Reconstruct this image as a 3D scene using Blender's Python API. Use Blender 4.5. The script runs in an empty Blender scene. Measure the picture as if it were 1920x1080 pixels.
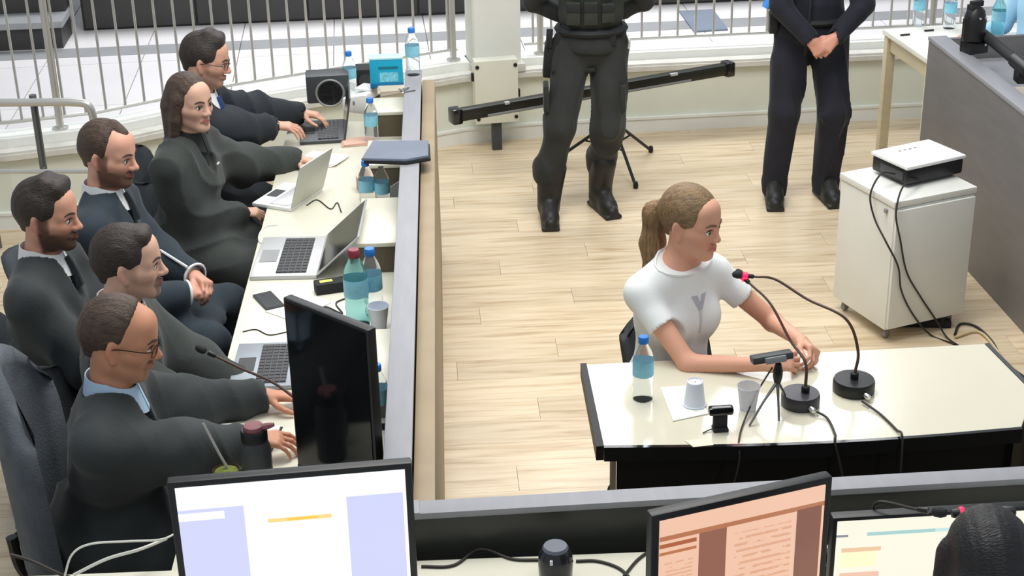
import bpy, bmesh, math, random
import numpy as np
from mathutils import Vector, Matrix

random.seed(7)
SC = bpy.context.scene
COL = SC.collection

# ------------------------------------------------------------------ camera
CAM_H = 3.28
FOCAL_PX = 2950.0
PITCH = math.atan(1340.0 / 2950.0)
ROLL = 0.022
_f = np.array([0, math.cos(PITCH), -math.sin(PITCH)])
_r0 = np.array([1.0, 0, 0])
_u0 = np.cross(_r0, _f)
_r = math.cos(ROLL) * _r0 - math.sin(ROLL) * _u0
_u = math.cos(ROLL) * _u0 + math.sin(ROLL) * _r0
CAM_P = np.array([0, 0, CAM_H])
cam_data = bpy.data.cameras.new('camera')
cam_data.sensor_width = 36.0
cam_data.lens = FOCAL_PX / 1920.0 * 36.0
cam_data.clip_start = 0.05
cam = bpy.data.objects.new('camera', cam_data)
COL.objects.link(cam)
cam.matrix_world = Matrix(((_r[0], _u[0], -_f[0], CAM_P[0]), (_r[1], _u[1], -_f[1], CAM_P[1]),
                           (_r[2], _u[2], -_f[2], CAM_P[2]), (0, 0, 0, 1)))
SC.camera = cam

def at(px, py, z):
    """World point at real height z that the surveyed photo point refers to."""
    d = _f * FOCAL_PX + _r * (px - 960) - _u * (py - 540)
    t = (z - CAM_H) / d[2]
    return Vector(CAM_P + d * t)

# ------------------------------------------------------------------ world, lights, exposure
w = bpy.data.worlds.new('world')
SC.world = w
w.use_nodes = True
w.node_tree.nodes['Background'].inputs['Color'].default_value = (0.86, 0.93, 1.0, 1)
w.node_tree.nodes['Background'].inputs['Strength'].default_value = 0.50
SC.view_settings.view_transform = 'Standard'
SC.view_settings.look = 'None'
SC.view_settings.exposure = 0.0
SC.view_settings.gamma = 1.0
SC.view_settings.use_curve_mapping = False

def area(name, loc, sx, sy, power, color=(1, .97, .92)):
    l = bpy.data.lights.new(name, 'AREA')
    l.shape = 'RECTANGLE'; l.size = sx; l.size_y = sy
    l.energy = power; l.color = color
    o = bpy.data.objects.new(name, l); COL.objects.link(o); o.location = loc
    return o
area('ceiling_lamp_court', (0.6, 6.2, 4.6), 2.4, 2.4, 150)
area('ceiling_lamp_bar', (-1.2, 5.0, 4.6), 1.4, 2.2, 62)
area('ceiling_lamp_lobby', (0.0, 11.5, 4.4), 6.0, 1.6, 300, (0.97, 0.98, 1.0))
area('ceiling_lamp_bench', (1.0, 2.6, 4.9), 2.0, 1.0, 26)

# ------------------------------------------------------------------ materials
MATS = {}
def lin(c):
    return c / 12.92 if c <= 0.04045 else ((c + 0.055) / 1.055) ** 2.4
def rgb(h):
    h = h.lstrip('#')
    return tuple(lin(int(h[i:i + 2], 16) / 255.0) for i in (0, 2, 4))

def mat(name, hexc, rough=0.5, metal=0.0, var=0.08, scale=6.0, bump=0.0, bscale=60.0, spec=0.5,
        trans=0.0, ior=1.45, emit=None, estr=1.0, stretch=(1, 1, 1), orand=0.0, vcol=False, sheen=0.0, alpha=1.0, coat=0.0):
    if name in MATS:
        return MATS[name]
    m = bpy.data.materials.new(name); m.use_nodes = True
    nt = m.node_tree; N = nt.nodes; L = nt.links
    b = N['Principled BSDF']
    c = rgb(hexc)
    b.inputs['Roughness'].default_value = rough
    b.inputs['Metallic'].default_value = metal
    b.inputs['IOR'].default_value = ior
    b.inputs['Specular IOR Level'].default_value = spec
    b.inputs['Transmission Weight'].default_value = trans
    b.inputs['Alpha'].default_value = alpha
    b.inputs['Coat Weight'].default_value = coat
    b.inputs['Coat Roughness'].default_value = 0.1
    if sheen:
        b.inputs['Sheen Weight'].default_value = sheen
        b.inputs['Sheen Roughness'].default_value = 0.4
    tc = N.new('ShaderNodeTexCoord'); mp = N.new('ShaderNodeMapping')
    mp.inputs['Scale'].default_value = stretch
    L.new(tc.outputs['Object'], mp.inputs['Vector'])
    nz = N.new('ShaderNodeTexNoise'); nz.inputs['Scale'].default_value = scale; nz.inputs['Detail'].default_value = 5
    L.new(mp.outputs['Vector'], nz.inputs['Vector'])
    rp = N.new('ShaderNodeValToRGB')
    rp.color_ramp.elements[0].position = 0.3; rp.color_ramp.elements[1].position = 0.7
    lo = tuple(max(0, x * (1 - var)) for x in c); hi = tuple(min(1, x * (1 + var)) for x in c)
    rp.color_ramp.elements[0].color = (*lo, 1); rp.color_ramp.elements[1].color = (*hi, 1)
    L.new(nz.outputs['Fac'], rp.inputs['Fac'])
    out = rp.outputs['Color']
    if vcol:
        at_ = N.new('ShaderNodeVertexColor'); at_.layer_name = 'Col'
        mx = N.new('ShaderNodeMix'); mx.data_type = 'RGBA'; mx.blend_type = 'MULTIPLY'; mx.inputs['Factor'].default_value = 1
        L.new(at_.outputs['Color'], mx.inputs[6]); L.new(out, mx.inputs[7]); out = mx.outputs[2]
    if orand:
        oi = N.new('ShaderNodeObjectInfo'); mr = N.new('ShaderNodeMapRange')
        mr.inputs['To Min'].default_value = 1 - orand; mr.inputs['To Max'].default_value = 1 + orand * 0.6
        L.new(oi.outputs['Random'], mr.inputs['Value'])
        mx = N.new('ShaderNodeMix'); mx.data_type = 'RGBA'; mx.blend_type = 'MULTIPLY'; mx.inputs['Factor'].default_value = 1
        cb = N.new('ShaderNodeCombineColor')
        for k in range(3): L.new(mr.outputs['Result'], cb.inputs[k])
        L.new(out, mx.inputs[6]); L.new(cb.outputs['Color'], mx.inputs[7]); out = mx.outputs[2]
    L.new(out, b.inputs['Base Color'])
    if emit:
        b.inputs['Emission Color'].default_value = (*rgb(emit), 1); b.inputs['Emission Strength'].default_value = estr
    if bump:
        n2 = N.new('ShaderNodeTexNoise'); n2.inputs['Scale'].default_value = bscale; n2.inputs['Detail'].default_value = 3
        L.new(mp.outputs['Vector'], n2.inputs['Vector'])
        bp = N.new('ShaderNodeBump'); bp.inputs['Strength'].default_value = bump; bp.inputs['Distance'].default_value = 0.01
        L.new(n2.outputs['Fac'], bp.inputs['Height']); L.new(bp.outputs['Normal'], b.inputs['Normal'])
    MATS[name] = m
    return m

def wood_mat():
    m = bpy.data.materials.new('light_oak_laminate'); m.use_nodes = True
    nt = m.node_tree; N = nt.nodes; L = nt.links; b = N['Principled BSDF']
    b.inputs['Roughness'].default_value = 0.25
    tc = N.new('ShaderNodeTexCoord'); oi = N.new('ShaderNodeObjectInfo')
    add = N.new('ShaderNodeVectorMath'); add.operation = 'MULTIPLY_ADD'
    cb = N.new('ShaderNodeCombineXYZ')
    for k in range(3): L.new(oi.outputs['Random'], cb.inputs[k])
    L.new(cb.outputs[0], add.inputs[0]); add.inputs[1].default_value = (37, 53, 11); L.new(tc.outputs['Object'], add.inputs[2])
    mp = N.new('ShaderNodeMapping'); mp.inputs['Scale'].default_value = (0.55, 7.0, 1)
    L.new(add.outputs[0], mp.inputs['Vector'])
    nz = N.new('ShaderNodeTexNoise'); nz.inputs['Scale'].default_value = 4.5; nz.inputs['Detail'].default_value = 6; nz.inputs['Distortion'].default_value = 0.5
    L.new(mp.outputs[0], nz.inputs['Vector'])
    rp = N.new('ShaderNodeValToRGB'); e = rp.color_ramp.elements
    e[0].position = 0.28; e[0].color = (*rgb('#bfa685'), 1)
    e[1].position = 0.62; e[1].color = (*rgb('#e2d0b3'), 1)
    x = e.new(0.45); x.color = (*rgb('#d8c4a4'), 1)
    L.new(nz.outputs['Fac'], rp.inputs['Fac'])
    mr = N.new('ShaderNodeMapRange'); mr.inputs['To Min'].default_value = 0.9; mr.inputs['To Max'].default_value = 1.07
    L.new(oi.outputs['Random'], mr.inputs['Value'])
    cc = N.new('ShaderNodeCombineColor')
    for k in range(3): L.new(mr.outputs[0], cc.inputs[k])
    mx = N.new('ShaderNodeMix'); mx.data_type = 'RGBA'; mx.blend_type = 'MULTIPLY'; mx.inputs['Factor'].default_value = 1
    L.new(rp.outputs[0], mx.inputs[6]); L.new(cc.outputs[0], mx.inputs[7]); L.new(mx.outputs[2], b.inputs['Base Color'])
    return m

M_WOOD = wood_mat()
M_WALL = mat('pale_green_wall_paint', '#dfe3d6', 0.7, var=.03, scale=3)
M_WHITE = mat('white_paint', '#eceee9', 0.55, var=.03)
M_LEDGE = mat('pale_stone_ledge', '#d3d1c9', 0.5, var=.09, scale=9)
M_TILE = mat('white_floor_tile', '#e6e3e4', 0.3, var=.03, scale=2, orand=.04)
M_STRIPE = mat('grey_floor_stripe', '#9a9c9e', 0.4, var=.06)
M_RISER = mat('dark_riser_panel', '#3d3c3b', 0.5, var=.15, scale=3)
M_STEEL = mat('brushed_steel', '#c6c5c0', 0.35, metal=.6, var=.06)
M_DSTEEL = mat('dark_steel', '#6f7274', 0.35, metal=.7, var=.06)
M_CREAM = mat('cream_laminate', '#dfddcc', 0.28, var=.03, scale=3)
M_GREYTOP = mat('grey_laminate', '#93949a', 0.45, var=.06, scale=4, stretch=(6, 1, 1))
M_GREYDK = mat('graphite_laminate', '#6d6b6c', 0.45, var=.08, scale=4, stretch=(1, 1, 6))
M_TAN = mat('tan_wood_cladding', '#9d8b6f', 0.5, var=.1, scale=5, stretch=(1, 1, 8))
M_OLIVE = mat('olive_brown_panel', '#5f5745', 0.5, var=.1, scale=4)
M_DARKFACE = mat('dark_bench_face', '#3a3c38', 0.35, var=.12, scale=3, stretch=(1, 1, 8))
M_BLACKG = mat('black_gloss', '#17181a', 0.12, var=.1, coat=.5)
M_EDGE = mat('black_edging', '#1d1e20', 0.42, var=.1, spec=.3)
M_BLACK = mat('black_plastic', '#1b1c1e', 0.4, var=.12)
M_BLACKM = mat('black_matte', '#232527', 0.75, var=.12)
M_DGREY = mat('dark_grey_plastic', '#414447', 0.45, var=.08)
M_GREY = mat('grey_plastic', '#8d8f90', 0.45, var=.06)
M_SILVER = mat('silver_plastic', '#c5c7c8', 0.32, metal=.25, var=.04)
M_PWHITE = mat('white_plastic', '#eef0ee', 0.35, var=.02)
M_PAPER = mat('white_paper', '#f0efe9', 0.8, var=.02)
M_PAPERB = mat('buff_paper', '#d9cdb8', 0.8, var=.05)
M_PINK = mat('pink_paper', '#dcb5a2', 0.8, var=.06)
M_CLEAR = mat('clear_plastic', '#f4fafd', 0.05, trans=.92, ior=1.08, var=.02)
M_AQUA = mat('aqua_tinted_plastic', '#a9e0e2', 0.05, trans=.85, ior=1.08, var=.02)
M_CAPBLUE = mat('blue_cap', '#2f7fd8', 0.4, var=.05)
M_CAPRED = mat('red_cap', '#8c3742', 0.4, var=.05)
M_LABEL = mat('pale_blue_label', '#8fd3ea', 0.5, var=.2, scale=18)
M_LABELW = mat('white_label', '#dfeef4', 0.5, var=.08, scale=18)
M_CUP = mat('white_cup_plastic', '#dfe6f2', 0.4, var=.02, spec=.4)
M_CUPC = mat('translucent_cup', '#e8e9ee', 0.2, trans=.55, ior=1.2, var=.02)
M_RED = mat('red_led_ring', '#ff1838', 0.3, emit='#ff1030', estr=5)
M_CHROME = mat('chrome', '#d6d6d6', 0.15, metal=1, var=.02)
M_CABLE = mat('black_cable', '#2b2724', 0.5, var=.1)
M_CABLEB = mat('brown_cable', '#4a342c', 0.45, var=.1)
M_CABLEW = mat('white_cable', '#d8d9d2', 0.5, var=.05)
M_BEIGE = mat('beige_cable', '#cdb98f', 0.5, var=.05)

# ------------------------------------------------------------------ object helpers
def link(o, parent=None):
    COL.objects.link(o)
    if parent is not None:
        o.parent = parent
    return o
def tag(o, label=None, cat=None, group=None, kind=None):
    if label: o['label'] = label
    if cat: o['category'] = cat
    if group: o['group'] = group
    if kind: o['kind'] = kind
    return o
def empty(name, loc=(0, 0, 0), rz=0.0, label=None, cat=None, group=None):
    o = bpy.data.objects.new(name, None); o.empty_display_size = .05
    link(o); o.location = loc; o.rotation_euler = (0, 0, rz)
    return tag(o, label, cat, group)
def finish(name, bm, m, parent=None, smooth=False, loc=None, rot=None):
    bmesh.ops.recalc_face_normals(bm, faces=bm.faces)
    me = bpy.data.meshes.new(name); bm.to_mesh(me); bm.free()
    ms = m if isinstance(m, (list, tuple)) else [m]
    for x in ms: me.materials.append(x)
    if smooth:
        for p in me.polygons: p.use_smooth = True
        if smooth == 'auto':
            me.set_sharp_from_angle(angle=math.radians(40))
    o = bpy.data.objects.new(name, me); link(o, parent)
    if loc is not None: o.location = loc
    if rot is not None: o.rotation_euler = rot
    return o
def bx(bm, c, s, rz=0.0, bevel=0.0, mi=0, mtx=None):
    r = bmesh.ops.create_cube(bm, size=1.0)
    vs = r['verts']
    M = Matrix.Translation(c) @ Matrix.Rotation(rz, 4, 'Z')
    if mtx is not None: M = mtx @ M
    bmesh.ops.scale(bm, vec=s, verts=vs)
    fs = list({f for v in vs for f in v.link_faces})
    for f in fs: f.material_index = mi
    if bevel:
        es = list({e for v in vs for e in v.link_edges})
        rr = bmesh.ops.bevel(bm, geom=es, offset=bevel, segments=2, affect='EDGES', profile=.6)
        vs = list({v for f in rr['faces'] for v in f.verts} | {v for v in vs if v.is_valid})
        for f in rr['faces']: f.material_index = mi
    bmesh.ops.transform(bm, matrix=M, verts=vs)
    return vs
def box(name, c, s, m, parent=None, rz=0.0, bevel=0.004, rot=None):
    bm = bmesh.new(); bx(bm, (0, 0, 0), s, 0, bevel)
    o = finish(name, bm, m, parent, smooth='auto' if bevel else False)
    o.location = c; o.rotation_euler = rot if rot else (0, 0, rz)
    return o
def lathe(name, prof, m, parent=None, loc=(0, 0, 0), seg=24, rot=None, ms=None, cap=True):
    """prof: list of (r, z[, material index])."""
    bm = bmesh.new(); rings = []
    for p in prof:
        rings.append([bm.verts.new((p[0] * math.cos(2 * math.pi * k / seg), p[0] * math.sin(2 * math.pi * k / seg), p[1])) for k in range(seg)])
    for i in range(len(rings) - 1):
        for k in range(seg):
            f = bm.faces.new((rings[i][k], rings[i][(k + 1) % seg], rings[i + 1][(k + 1) % seg], rings[i + 1][k]))
            if len(prof[i]) > 2: f.material_index = prof[i][2]
    if cap:
        bm.faces.new(rings[0][::-1])
        f = bm.faces.new(rings[-1])
        if len(prof[-1]) > 2: f.material_index = prof[-1][2]
    o = finish(name, bm, ms or m, parent, smooth='auto'); o.location = loc
    if rot: o.rotation_euler = rot
    return o
def catmull(pts, n=8):
    pts = [Vector(p) for p in pts]
    if len(pts) < 3: return pts
    P = [pts[0] * 2 - pts[1]] + pts + [pts[-1] * 2 - pts[-2]]
    out = []
    for i in range(1, len(P) - 2):
        a, b, c, d = P[i - 1], P[i], P[i + 1], P[i + 2]
        for k in range(n):
            t = k / n
            out.append(0.5 * ((2 * b) + (c - a) * t + (2 * a - 5 * b + 4 * c - d) * t * t + (3 * b - a - 3 * c + d) * t ** 3))
    out.append(pts[-1]); return out
def tube_bm(bm, pts, r, seg=8, closed=False, mi=0):
    n = len(pts); rings = []; prev = None
    rr = r if isinstance(r, (list, tuple)) else [r] * n
    for i, p in enumerate(pts):
        a = pts[i - 1] if (i > 0 or closed) else pts[i]
        b = pts[(i + 1) % n] if (i < n - 1 or closed) else pts[i]
        t = (b - a).normalized()
        if prev is None:
            ref = Vector((0, 0, 1)) if abs(t.z) < .9 else Vector((1, 0, 0))
            x = t.cross(ref).normalized()
        else:
            x = (prev - t * prev.dot(t)).normalized()
        prev = x; y = t.cross(x)
        rings.append([bm.verts.new(p + (x * math.cos(2 * math.pi * k / seg) + y * math.sin(2 * math.pi * k / seg)) * rr[i]) for k in range(seg)])
    m = n if closed else n - 1
    for i in range(m):
        for k in range(seg):
            f = bm.faces.new((rings[i][k], rings[i][(k + 1) % seg], rings[(i + 1) % n][(k + 1) % seg], rings[(i + 1) % n][k])); f.material_index = mi
    if not closed:
        bm.faces.new(rings[0][::-1]).material_index = mi; bm.faces.new(rings[-1]).material_index = mi
def tube(name, pts, r, m, parent=None, seg=8, n=8, smooth=True, closed=False):
    base = parent.matrix_basis.inverted() if parent is not None else Matrix.Identity(4)
    P = catmull(pts, n) if smooth else [Vector(p) for p in pts]
    bm = bmesh.new(); tube_bm(bm, P, r if not isinstance(r, (list, tuple)) else list(np.interp(np.linspace(0, 1, len(P)), np.linspace(0, 1, len(r)), r)), seg, closed)
    return finish(name, bm, m, parent, smooth='auto')
def prism(name, poly, z0, z1, m, parent=None, bevel=0.0):
    bm = bmesh.new()
    a = [bm.verts.new((p[0], p[1], z0)) for p in poly]; b = [bm.verts.new((p[0], p[1], z1)) for p in poly]
    n = len(poly)
    bm.faces.new(a[::-1]); bm.faces.new(b)
    for i in range(n): bm.faces.new((a[i], a[(i + 1) % n], b[(i + 1) % n], b[i]))
    if bevel:
        bmesh.ops.bevel(bm, geom=list(bm.edges), offset=bevel, segments=2, affect='EDGES')
    return finish(name, bm, m, parent, smooth='auto' if bevel else False)
def quad(name, pts, th, m, parent=None):
    """a thin slab: four corner points extruded along its normal."""
    p = [Vector(x) for x in pts]; nrm = (p[1] - p[0]).cross(p[3] - p[0]).normalized() * th
    bm = bmesh.new()
    a = [bm.verts.new(x) for x in p]; b = [bm.verts.new(x - nrm) for x in p]
    bm.faces.new(a); bm.faces.new(b[::-1])
    for i in range(4): bm.faces.new((a[i], b[i], b[(i + 1) % 4], a[(i + 1) % 4]))
    return finish(name, bm, m, parent)
def copy_tree(o, parent=None):
    c = o.copy(); COL.objects.link(c); c.parent = parent
    for ch in list(o.children): copy_tree(ch, c)
    return c
# ------------------------------------------------------------------ smooth solid modelling for figures
def V3(*a): return np.array(a, float)
def nrm(v): v = np.asarray(v, float); return v / (np.linalg.norm(v) + 1e-9)
def Rz(a): c, s = math.cos(a), math.sin(a); return np.array([[c, -s, 0], [s, c, 0], [0, 0, 1.0]])
def Ry(a): c, s = math.cos(a), math.sin(a); return np.array([[c, 0, s], [0, 1, 0], [-s, 0, c]])
def Rx(a): c, s = math.cos(a), math.sin(a); return np.array([[1, 0, 0], [0, c, -s], [0, s, c]])

class Rc:      # tapered capsule
    def __init__(s, a, b, ra, rb, k=.02, op=1):
        s.a = np.asarray(a, float); s.b = np.asarray(b, float); s.ra = ra; s.rb = rb; s.k = k; s.op = op
        s.c = (s.a + s.b) / 2; s.R = np.linalg.norm(s.b - s.a) / 2 + max(ra, rb)
    def f(s, P):
        ab = s.b - s.a; q = P - s.a
        t = np.clip(q @ ab / (ab @ ab + 1e-12), 0, 1)
        return np.linalg.norm(q - t[:, None] * ab, axis=1) - (s.ra + (s.rb - s.ra) * t)
class El:      # ellipsoid, columns of A are its axes
    def __init__(s, c, A, r, k=.02, op=1):
        s.c = np.asarray(c, float); s.A = A; s.r = np.asarray(r, float); s.k = k; s.op = op; s.R = max(r)
    def f(s, P):
        q = (P - s.c) @ s.A
        k0 = np.linalg.norm(q / s.r, axis=1); k1 = np.linalg.norm(q / s.r ** 2, axis=1)
        return np.where(k0 < 1e-4, -min(s.r), k0 * (k0 - 1) / (k1 + 1e-9))
class Bx:      # rounded box
    def __init__(s, c, A, h, rr, k=.02, op=1):
        s.c = np.asarray(c, float); s.A = A; s.h = np.asarray(h, float); s.rr = rr; s.k = k; s.op = op; s.R = np.linalg.norm(h) + rr
    def f(s, P):
        q = np.abs((P - s.c) @ s.A) - s.h + s.rr
        return np.linalg.norm(np.maximum(q, 0), axis=1) + np.minimum(q.max(1), 0) - s.rr
class Wd:      # convex cut made of planes (point, outward normal)
    def __init__(s, planes, k=.008, op=-1):
        s.pl = [(np.asarray(p, float), nrm(n)) for p, n in planes]; s.k = k; s.op = op; s.c = np.zeros(3); s.R = 1e6
    def f(s, P):
        return np.max([(P - p) @ n for p, n in s.pl], axis=0)

def feval(prims, P):
    d = np.full(len(P), 1e3)
    for pr in prims:
        e = pr.f(P); k = pr.k
        if pr.op > 0:
            h = np.maximum(k - np.abs(d - e), 0) / k
            d = np.minimum(d, e) - h * h * k * .25
        else:
            e = -e; h = np.maximum(k - np.abs(d - e), 0) / k
            d = np.maximum(d, e) + h * h * k * .25
    return d

def sdf_mesh(prims, res, disp=None):
    pos = [p for p in prims if p.op > 0]
    lo = np.min([p.c - p.R for p in pos], axis=0) - 3 * res - .01
    hi = np.max([p.c + p.R for p in pos], axis=0) + 3 * res + .01
    B = 12
    nb = np.ceil((hi - lo) / (res * B)).astype(int)
    n = nb * B
    F = np.ones(n, np.float32)
    h = res * B * .5 * 1.7321
    gi = np.stack(np.meshgrid(*[np.arange(k) for k in nb], indexing='ij'), -1).reshape(-1, 3)
    cen = lo + (gi * B + (B - 1) / 2) * res
    d0 = feval(prims, cen)
    loc = np.stack(np.meshgrid(*[np.arange(B)] * 3, indexing='ij'), -1).reshape(-1, 3) * res
    C_ = np.array([p.c for p in prims]); R_ = np.array([p.R for p in prims]); K_ = np.array([p.k for p in prims])
    for g, c, d in zip(gi, cen, d0):
        sl = (slice(g[0] * B, g[0] * B + B), slice(g[1] * B, g[1] * B + B), slice(g[2] * B, g[2] * B + B))
        if d > h * 1.35 + .02: continue
        if d < -h * 1.35 - .02:
            F[sl] = -1; continue
        m = np.linalg.norm(C_ - c, axis=1) - R_ < h + .02 + K_
        sub = [p for p, x in zip(prims, m) if x]
        if not any(p.op > 0 for p in sub): continue
        P = lo + g * B * res + loc
        v = feval(sub, P)
        if disp is not None: v = v + disp(P)
        F[sl] = v.reshape(B, B, B)
    S = F < 0
    A = S[:-1, :-1, :-1]
    cnt = np.zeros(A.shape, np.int8)
    offs = [(i, j, k) for i in (0, 1) for j in (0, 1) for k in (0, 1)]
    for i, j, k in offs:
        cnt += S[i:n[0] - 1 + i, j:n[1] - 1 + j, k:n[2] - 1 + k]
    act = (cnt > 0) & (cnt < 8)
    idx = np.argwhere(act)
    vid = np.full(A.shape, -1, np.int32); vid[act] = np.arange(len(idx))
    acc = np.zeros((len(idx), 3)); num = np.zeros(len(idx))
    vals = {o: F[idx[:, 0] + o[0], idx[:, 1] + o[1], idx[:, 2] + o[2]].astype(float) for o in offs}
    for o in offs:
        for ax in range(3):
            if o[ax] == 0:
                o2 = tuple(o[q] + (1 if q == ax else 0) for q in range(3))
                a, b = vals[o], vals[o2]
                cr = (a < 0) != (b < 0)
                t = np.where(cr, a / np.where(cr, a - b, 1), 0)
                p = np.array(o, float)[None, :].repeat(len(idx), 0); p[:, ax] += t
                acc += p * cr[:, None]; num += cr
    verts = lo + (idx + acc / num[:, None]) * res
    quads = []
    for ax in range(3):
        s0 = [slice(1, -1)] * 3; s1 = [slice(1, -1)] * 3
        s0[ax] = slice(0, -1); s1[ax] = slice(1, None)
        a = S[tuple(s0)]; b = S[tuple(s1)]
        e = np.argwhere(a != b)
        inside = a[tuple(e.T)]
        e = e + 1; e[:, ax] -= 1
        u, v = (ax + 1) % 3, (ax + 2) % 3
        def cell(du, dv):
            c = e.copy(); c[:, u] -= du; c[:, v] -= dv
            return vid[c[:, 0], c[:, 1], c[:, 2]]
        q = np.stack([cell(1, 1), cell(0, 1), cell(0, 0), cell(1, 0)], 1)
        q[~inside] = q[~inside][:, ::-1]
        quads.append(q)
    Q = np.concatenate(quads); Q = Q[(Q >= 0).all(1)]
    return verts, Q

def np_obj(name, verts, quads, m, parent=None, off=None, cols=None):
    v = verts - (np.asarray(off) if off is not None else 0)
    me = bpy.data.meshes.new(name)
    me.vertices.add(len(v)); me.vertices.foreach_set('co', v.astype(np.float32).ravel())
    me.loops.add(quads.size); me.loops.foreach_set('vertex_index', quads.astype(np.int32).ravel())
    me.polygons.add(len(quads)); me.polygons.foreach_set('loop_start', np.arange(0, quads.size, 4, dtype=np.int32))
    me.polygons.foreach_set('use_smooth', np.ones(len(quads), bool))
    me.update(calc_edges=True); me.validate()
    if cols is not None:
        a = me.color_attributes.new('Col', 'FLOAT_COLOR', 'POINT')
        a.data.foreach_set('color', np.concatenate([cols, np.ones((len(cols), 1))], 1).astype(np.float32).ravel())
    me.materials.append(m)
    o = bpy.data.objects.new(name, me); link(o, parent)
    return o

M_SKIN = mat('skin', '#ffffff', 0.48, var=.03, scale=30, vcol=True, spec=.4)
M_ROBE = mat('black_robe_cloth', '#34393b', 0.85, var=.12, scale=9, bump=.15, bscale=180, sheen=.15)
M_ROBE2 = mat('charcoal_robe_cloth', '#393e3c', 0.85, var=.12, scale=9, bump=.15, bscale=180, sheen=.15)
M_NAVY = mat('navy_robe_cloth', '#2b3640', 0.85, var=.12, scale=9, bump=.15, bscale=180, sheen=.15)
M_UNIF = mat('black_uniform_cloth', '#2d302f', 0.85, var=.14, scale=9, bump=.2, bscale=150, sheen=.1)
M_UNIFN = mat('navy_uniform_cloth', '#1c1e29', 0.85, var=.14, scale=9, bump=.2, bscale=150, sheen=.1)
M_TSHIRT = mat('white_cotton', '#eef2f2', 0.85, var=.02, bump=.06, bscale=120)
M_BSHIRT = mat('light_blue_cotton', '#a9d4ee', 0.85, var=.03, bump=.06)
M_COLLARW = mat('white_shirt_cotton', '#e8ebec', 0.8, var=.02)
M_COLLARB = mat('blue_shirt_cotton', '#b7d2ea', 0.8, var=.02)
M_HAIRD = mat('dark_brown_hair', '#332b27', 0.5, var=.35, scale=30, stretch=(1, 3, 3), bump=.5, bscale=90)
M_HAIRB = mat('brown_hair', '#4a3a30', 0.5, var=.35, scale=30, stretch=(1, 3, 3), bump=.5, bscale=90)
M_HAIRBL = mat('dark_blond_hair', '#82694a', 0.48, var=.4, scale=26, stretch=(1, 5, 4), bump=.5, bscale=80)
M_HAIRPT = mat('blond_ponytail_hair', '#8a6e4c', 0.48, var=.45, scale=26, stretch=(6, 6, .8), bump=.6, bscale=60)
M_HAIRK = mat('black_hair', '#17171a', 0.4, var=.3, scale=20, stretch=(1, 5, 3), bump=.5, bscale=70)
M_EYEW = mat('eye_white', '#e6dfd8', 0.25, var=.02)
M_EYED = mat('eye_iris', '#2c211b', 0.2, var=.1)
M_BOOT = mat('black_boot_leather', '#222322', 0.5, var=.2, scale=20)
M_VEST = mat('tactical_vest_nylon', '#31352f', 0.8, var=.2, scale=14, bump=.3, bscale=120)
M_TROUS = mat('dark_trousers_cloth', '#26292c', 0.85, var=.12, scale=9)

def head_prims(hp, Rh, s, female=False):
    def W(x, y, z): return hp + Rh @ (np.array([x, y, z], float) * s)
    p = [El(W(-.014, 0, .034), Rh, np.array([.098, .077, .090]) * s, .02),
         El(W(.026, 0, -.022), Rh, np.array([.064, .060 if not female else .057, .088]) * s, .03 * s)]
    jw = .047 if not female else .041
    for q in (1, -1):
        p.append(Rc(W(-.006, q * jw, -.058), W(.058, q * .017, -.098), .026 * s, .019 * s, .03 * s))
        p.append(Rc(W(.060, q * .040, -.026), W(.03, q * .056, -.022), .021 * s, .016 * s, .025 * s))
        p.append(Rc(W(.080, q * .012, .016), W(.062, q * .046, .014), .013 * s, .012 * s, .02 * s))
    p.append(El(W(.070, 0, -.101), Rh, np.array([.020, .022, .018]) * s, .02 * s))
    p.append(El(W(.060, 0, .052), Rh, np.array([.030, .050, .040]) * s, .03 * s))
    for q in (1, -1):
        p.append(El(W(.100, q * .032, -.004), Rh, np.array([.020, .018, .011]) * s, .014 * s, -1))
    for q in (1, -1):
        p.append(Rc(W(.0885, q * .019, .0075), W(.078, q * .046, .0045), .0042 * s, .0038 * s, .006 * s))
        p.append(Rc(W(.0850, q * .018, -.0145), W(.076, q * .045, -.0135), .004 * s, .0036 * s, .008 * s))
    nl = .114 if not female else .108
    p.append(Rc(W(.086, 0, .010), W(nl - .007, 0, -.032), .0085 * s, .0115 * s, .012 * s))
    p.append(El(W(nl - .006, 0, -.035), Rh, np.array([.0115, .0115, .0095]) * s, .008 * s))
    for q in (1, -1):
        p.append(El(W(.096, q * .0135, -.038), Rh, np.array([.012, .007, .008]) * s, .008 * s))
        p.append(El(W(.104, q * .007, -.0455), Rh, np.array([.005, .003, .003]) * s, .003 * s, -1))
    lt = .006 if not female else .0075
    for q in (1, -1):
        p.append(Rc(W(.0945, 0, -.0605), W(.080, q * .023, -.0655), lt * s, .004 * s, .006 * s))
        p.append(Rc(W(.0925, 0, -.0735), W(.080, q * .021, -.0685), (lt + .001) * s, .004 * s, .006 * s))
        p.append(Rc(W(.101, 0, -.0668), W(.086, q * .026, -.0672), .0022 * s, .002 * s, .003 * s, -1))
    for q in (1, -1):   # ears
        Re = Rh @ Rz(q * math.radians(-22)) @ Ry(math.radians(-8))
        p.append(El(W(-.010, q * .077, -.010), Re, np.array([.020, .0085, .033]) * s, .008 * s))
        p.append(El(W(-.004, q * .088, -.006), Re, np.array([.011, .008, .019]) * s, .006 * s, -1))
        p.append(El(W(-.004, q * .078, -.040), Re, np.array([.009, .006, .010]) * s, .006 * s))
    return p

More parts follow.
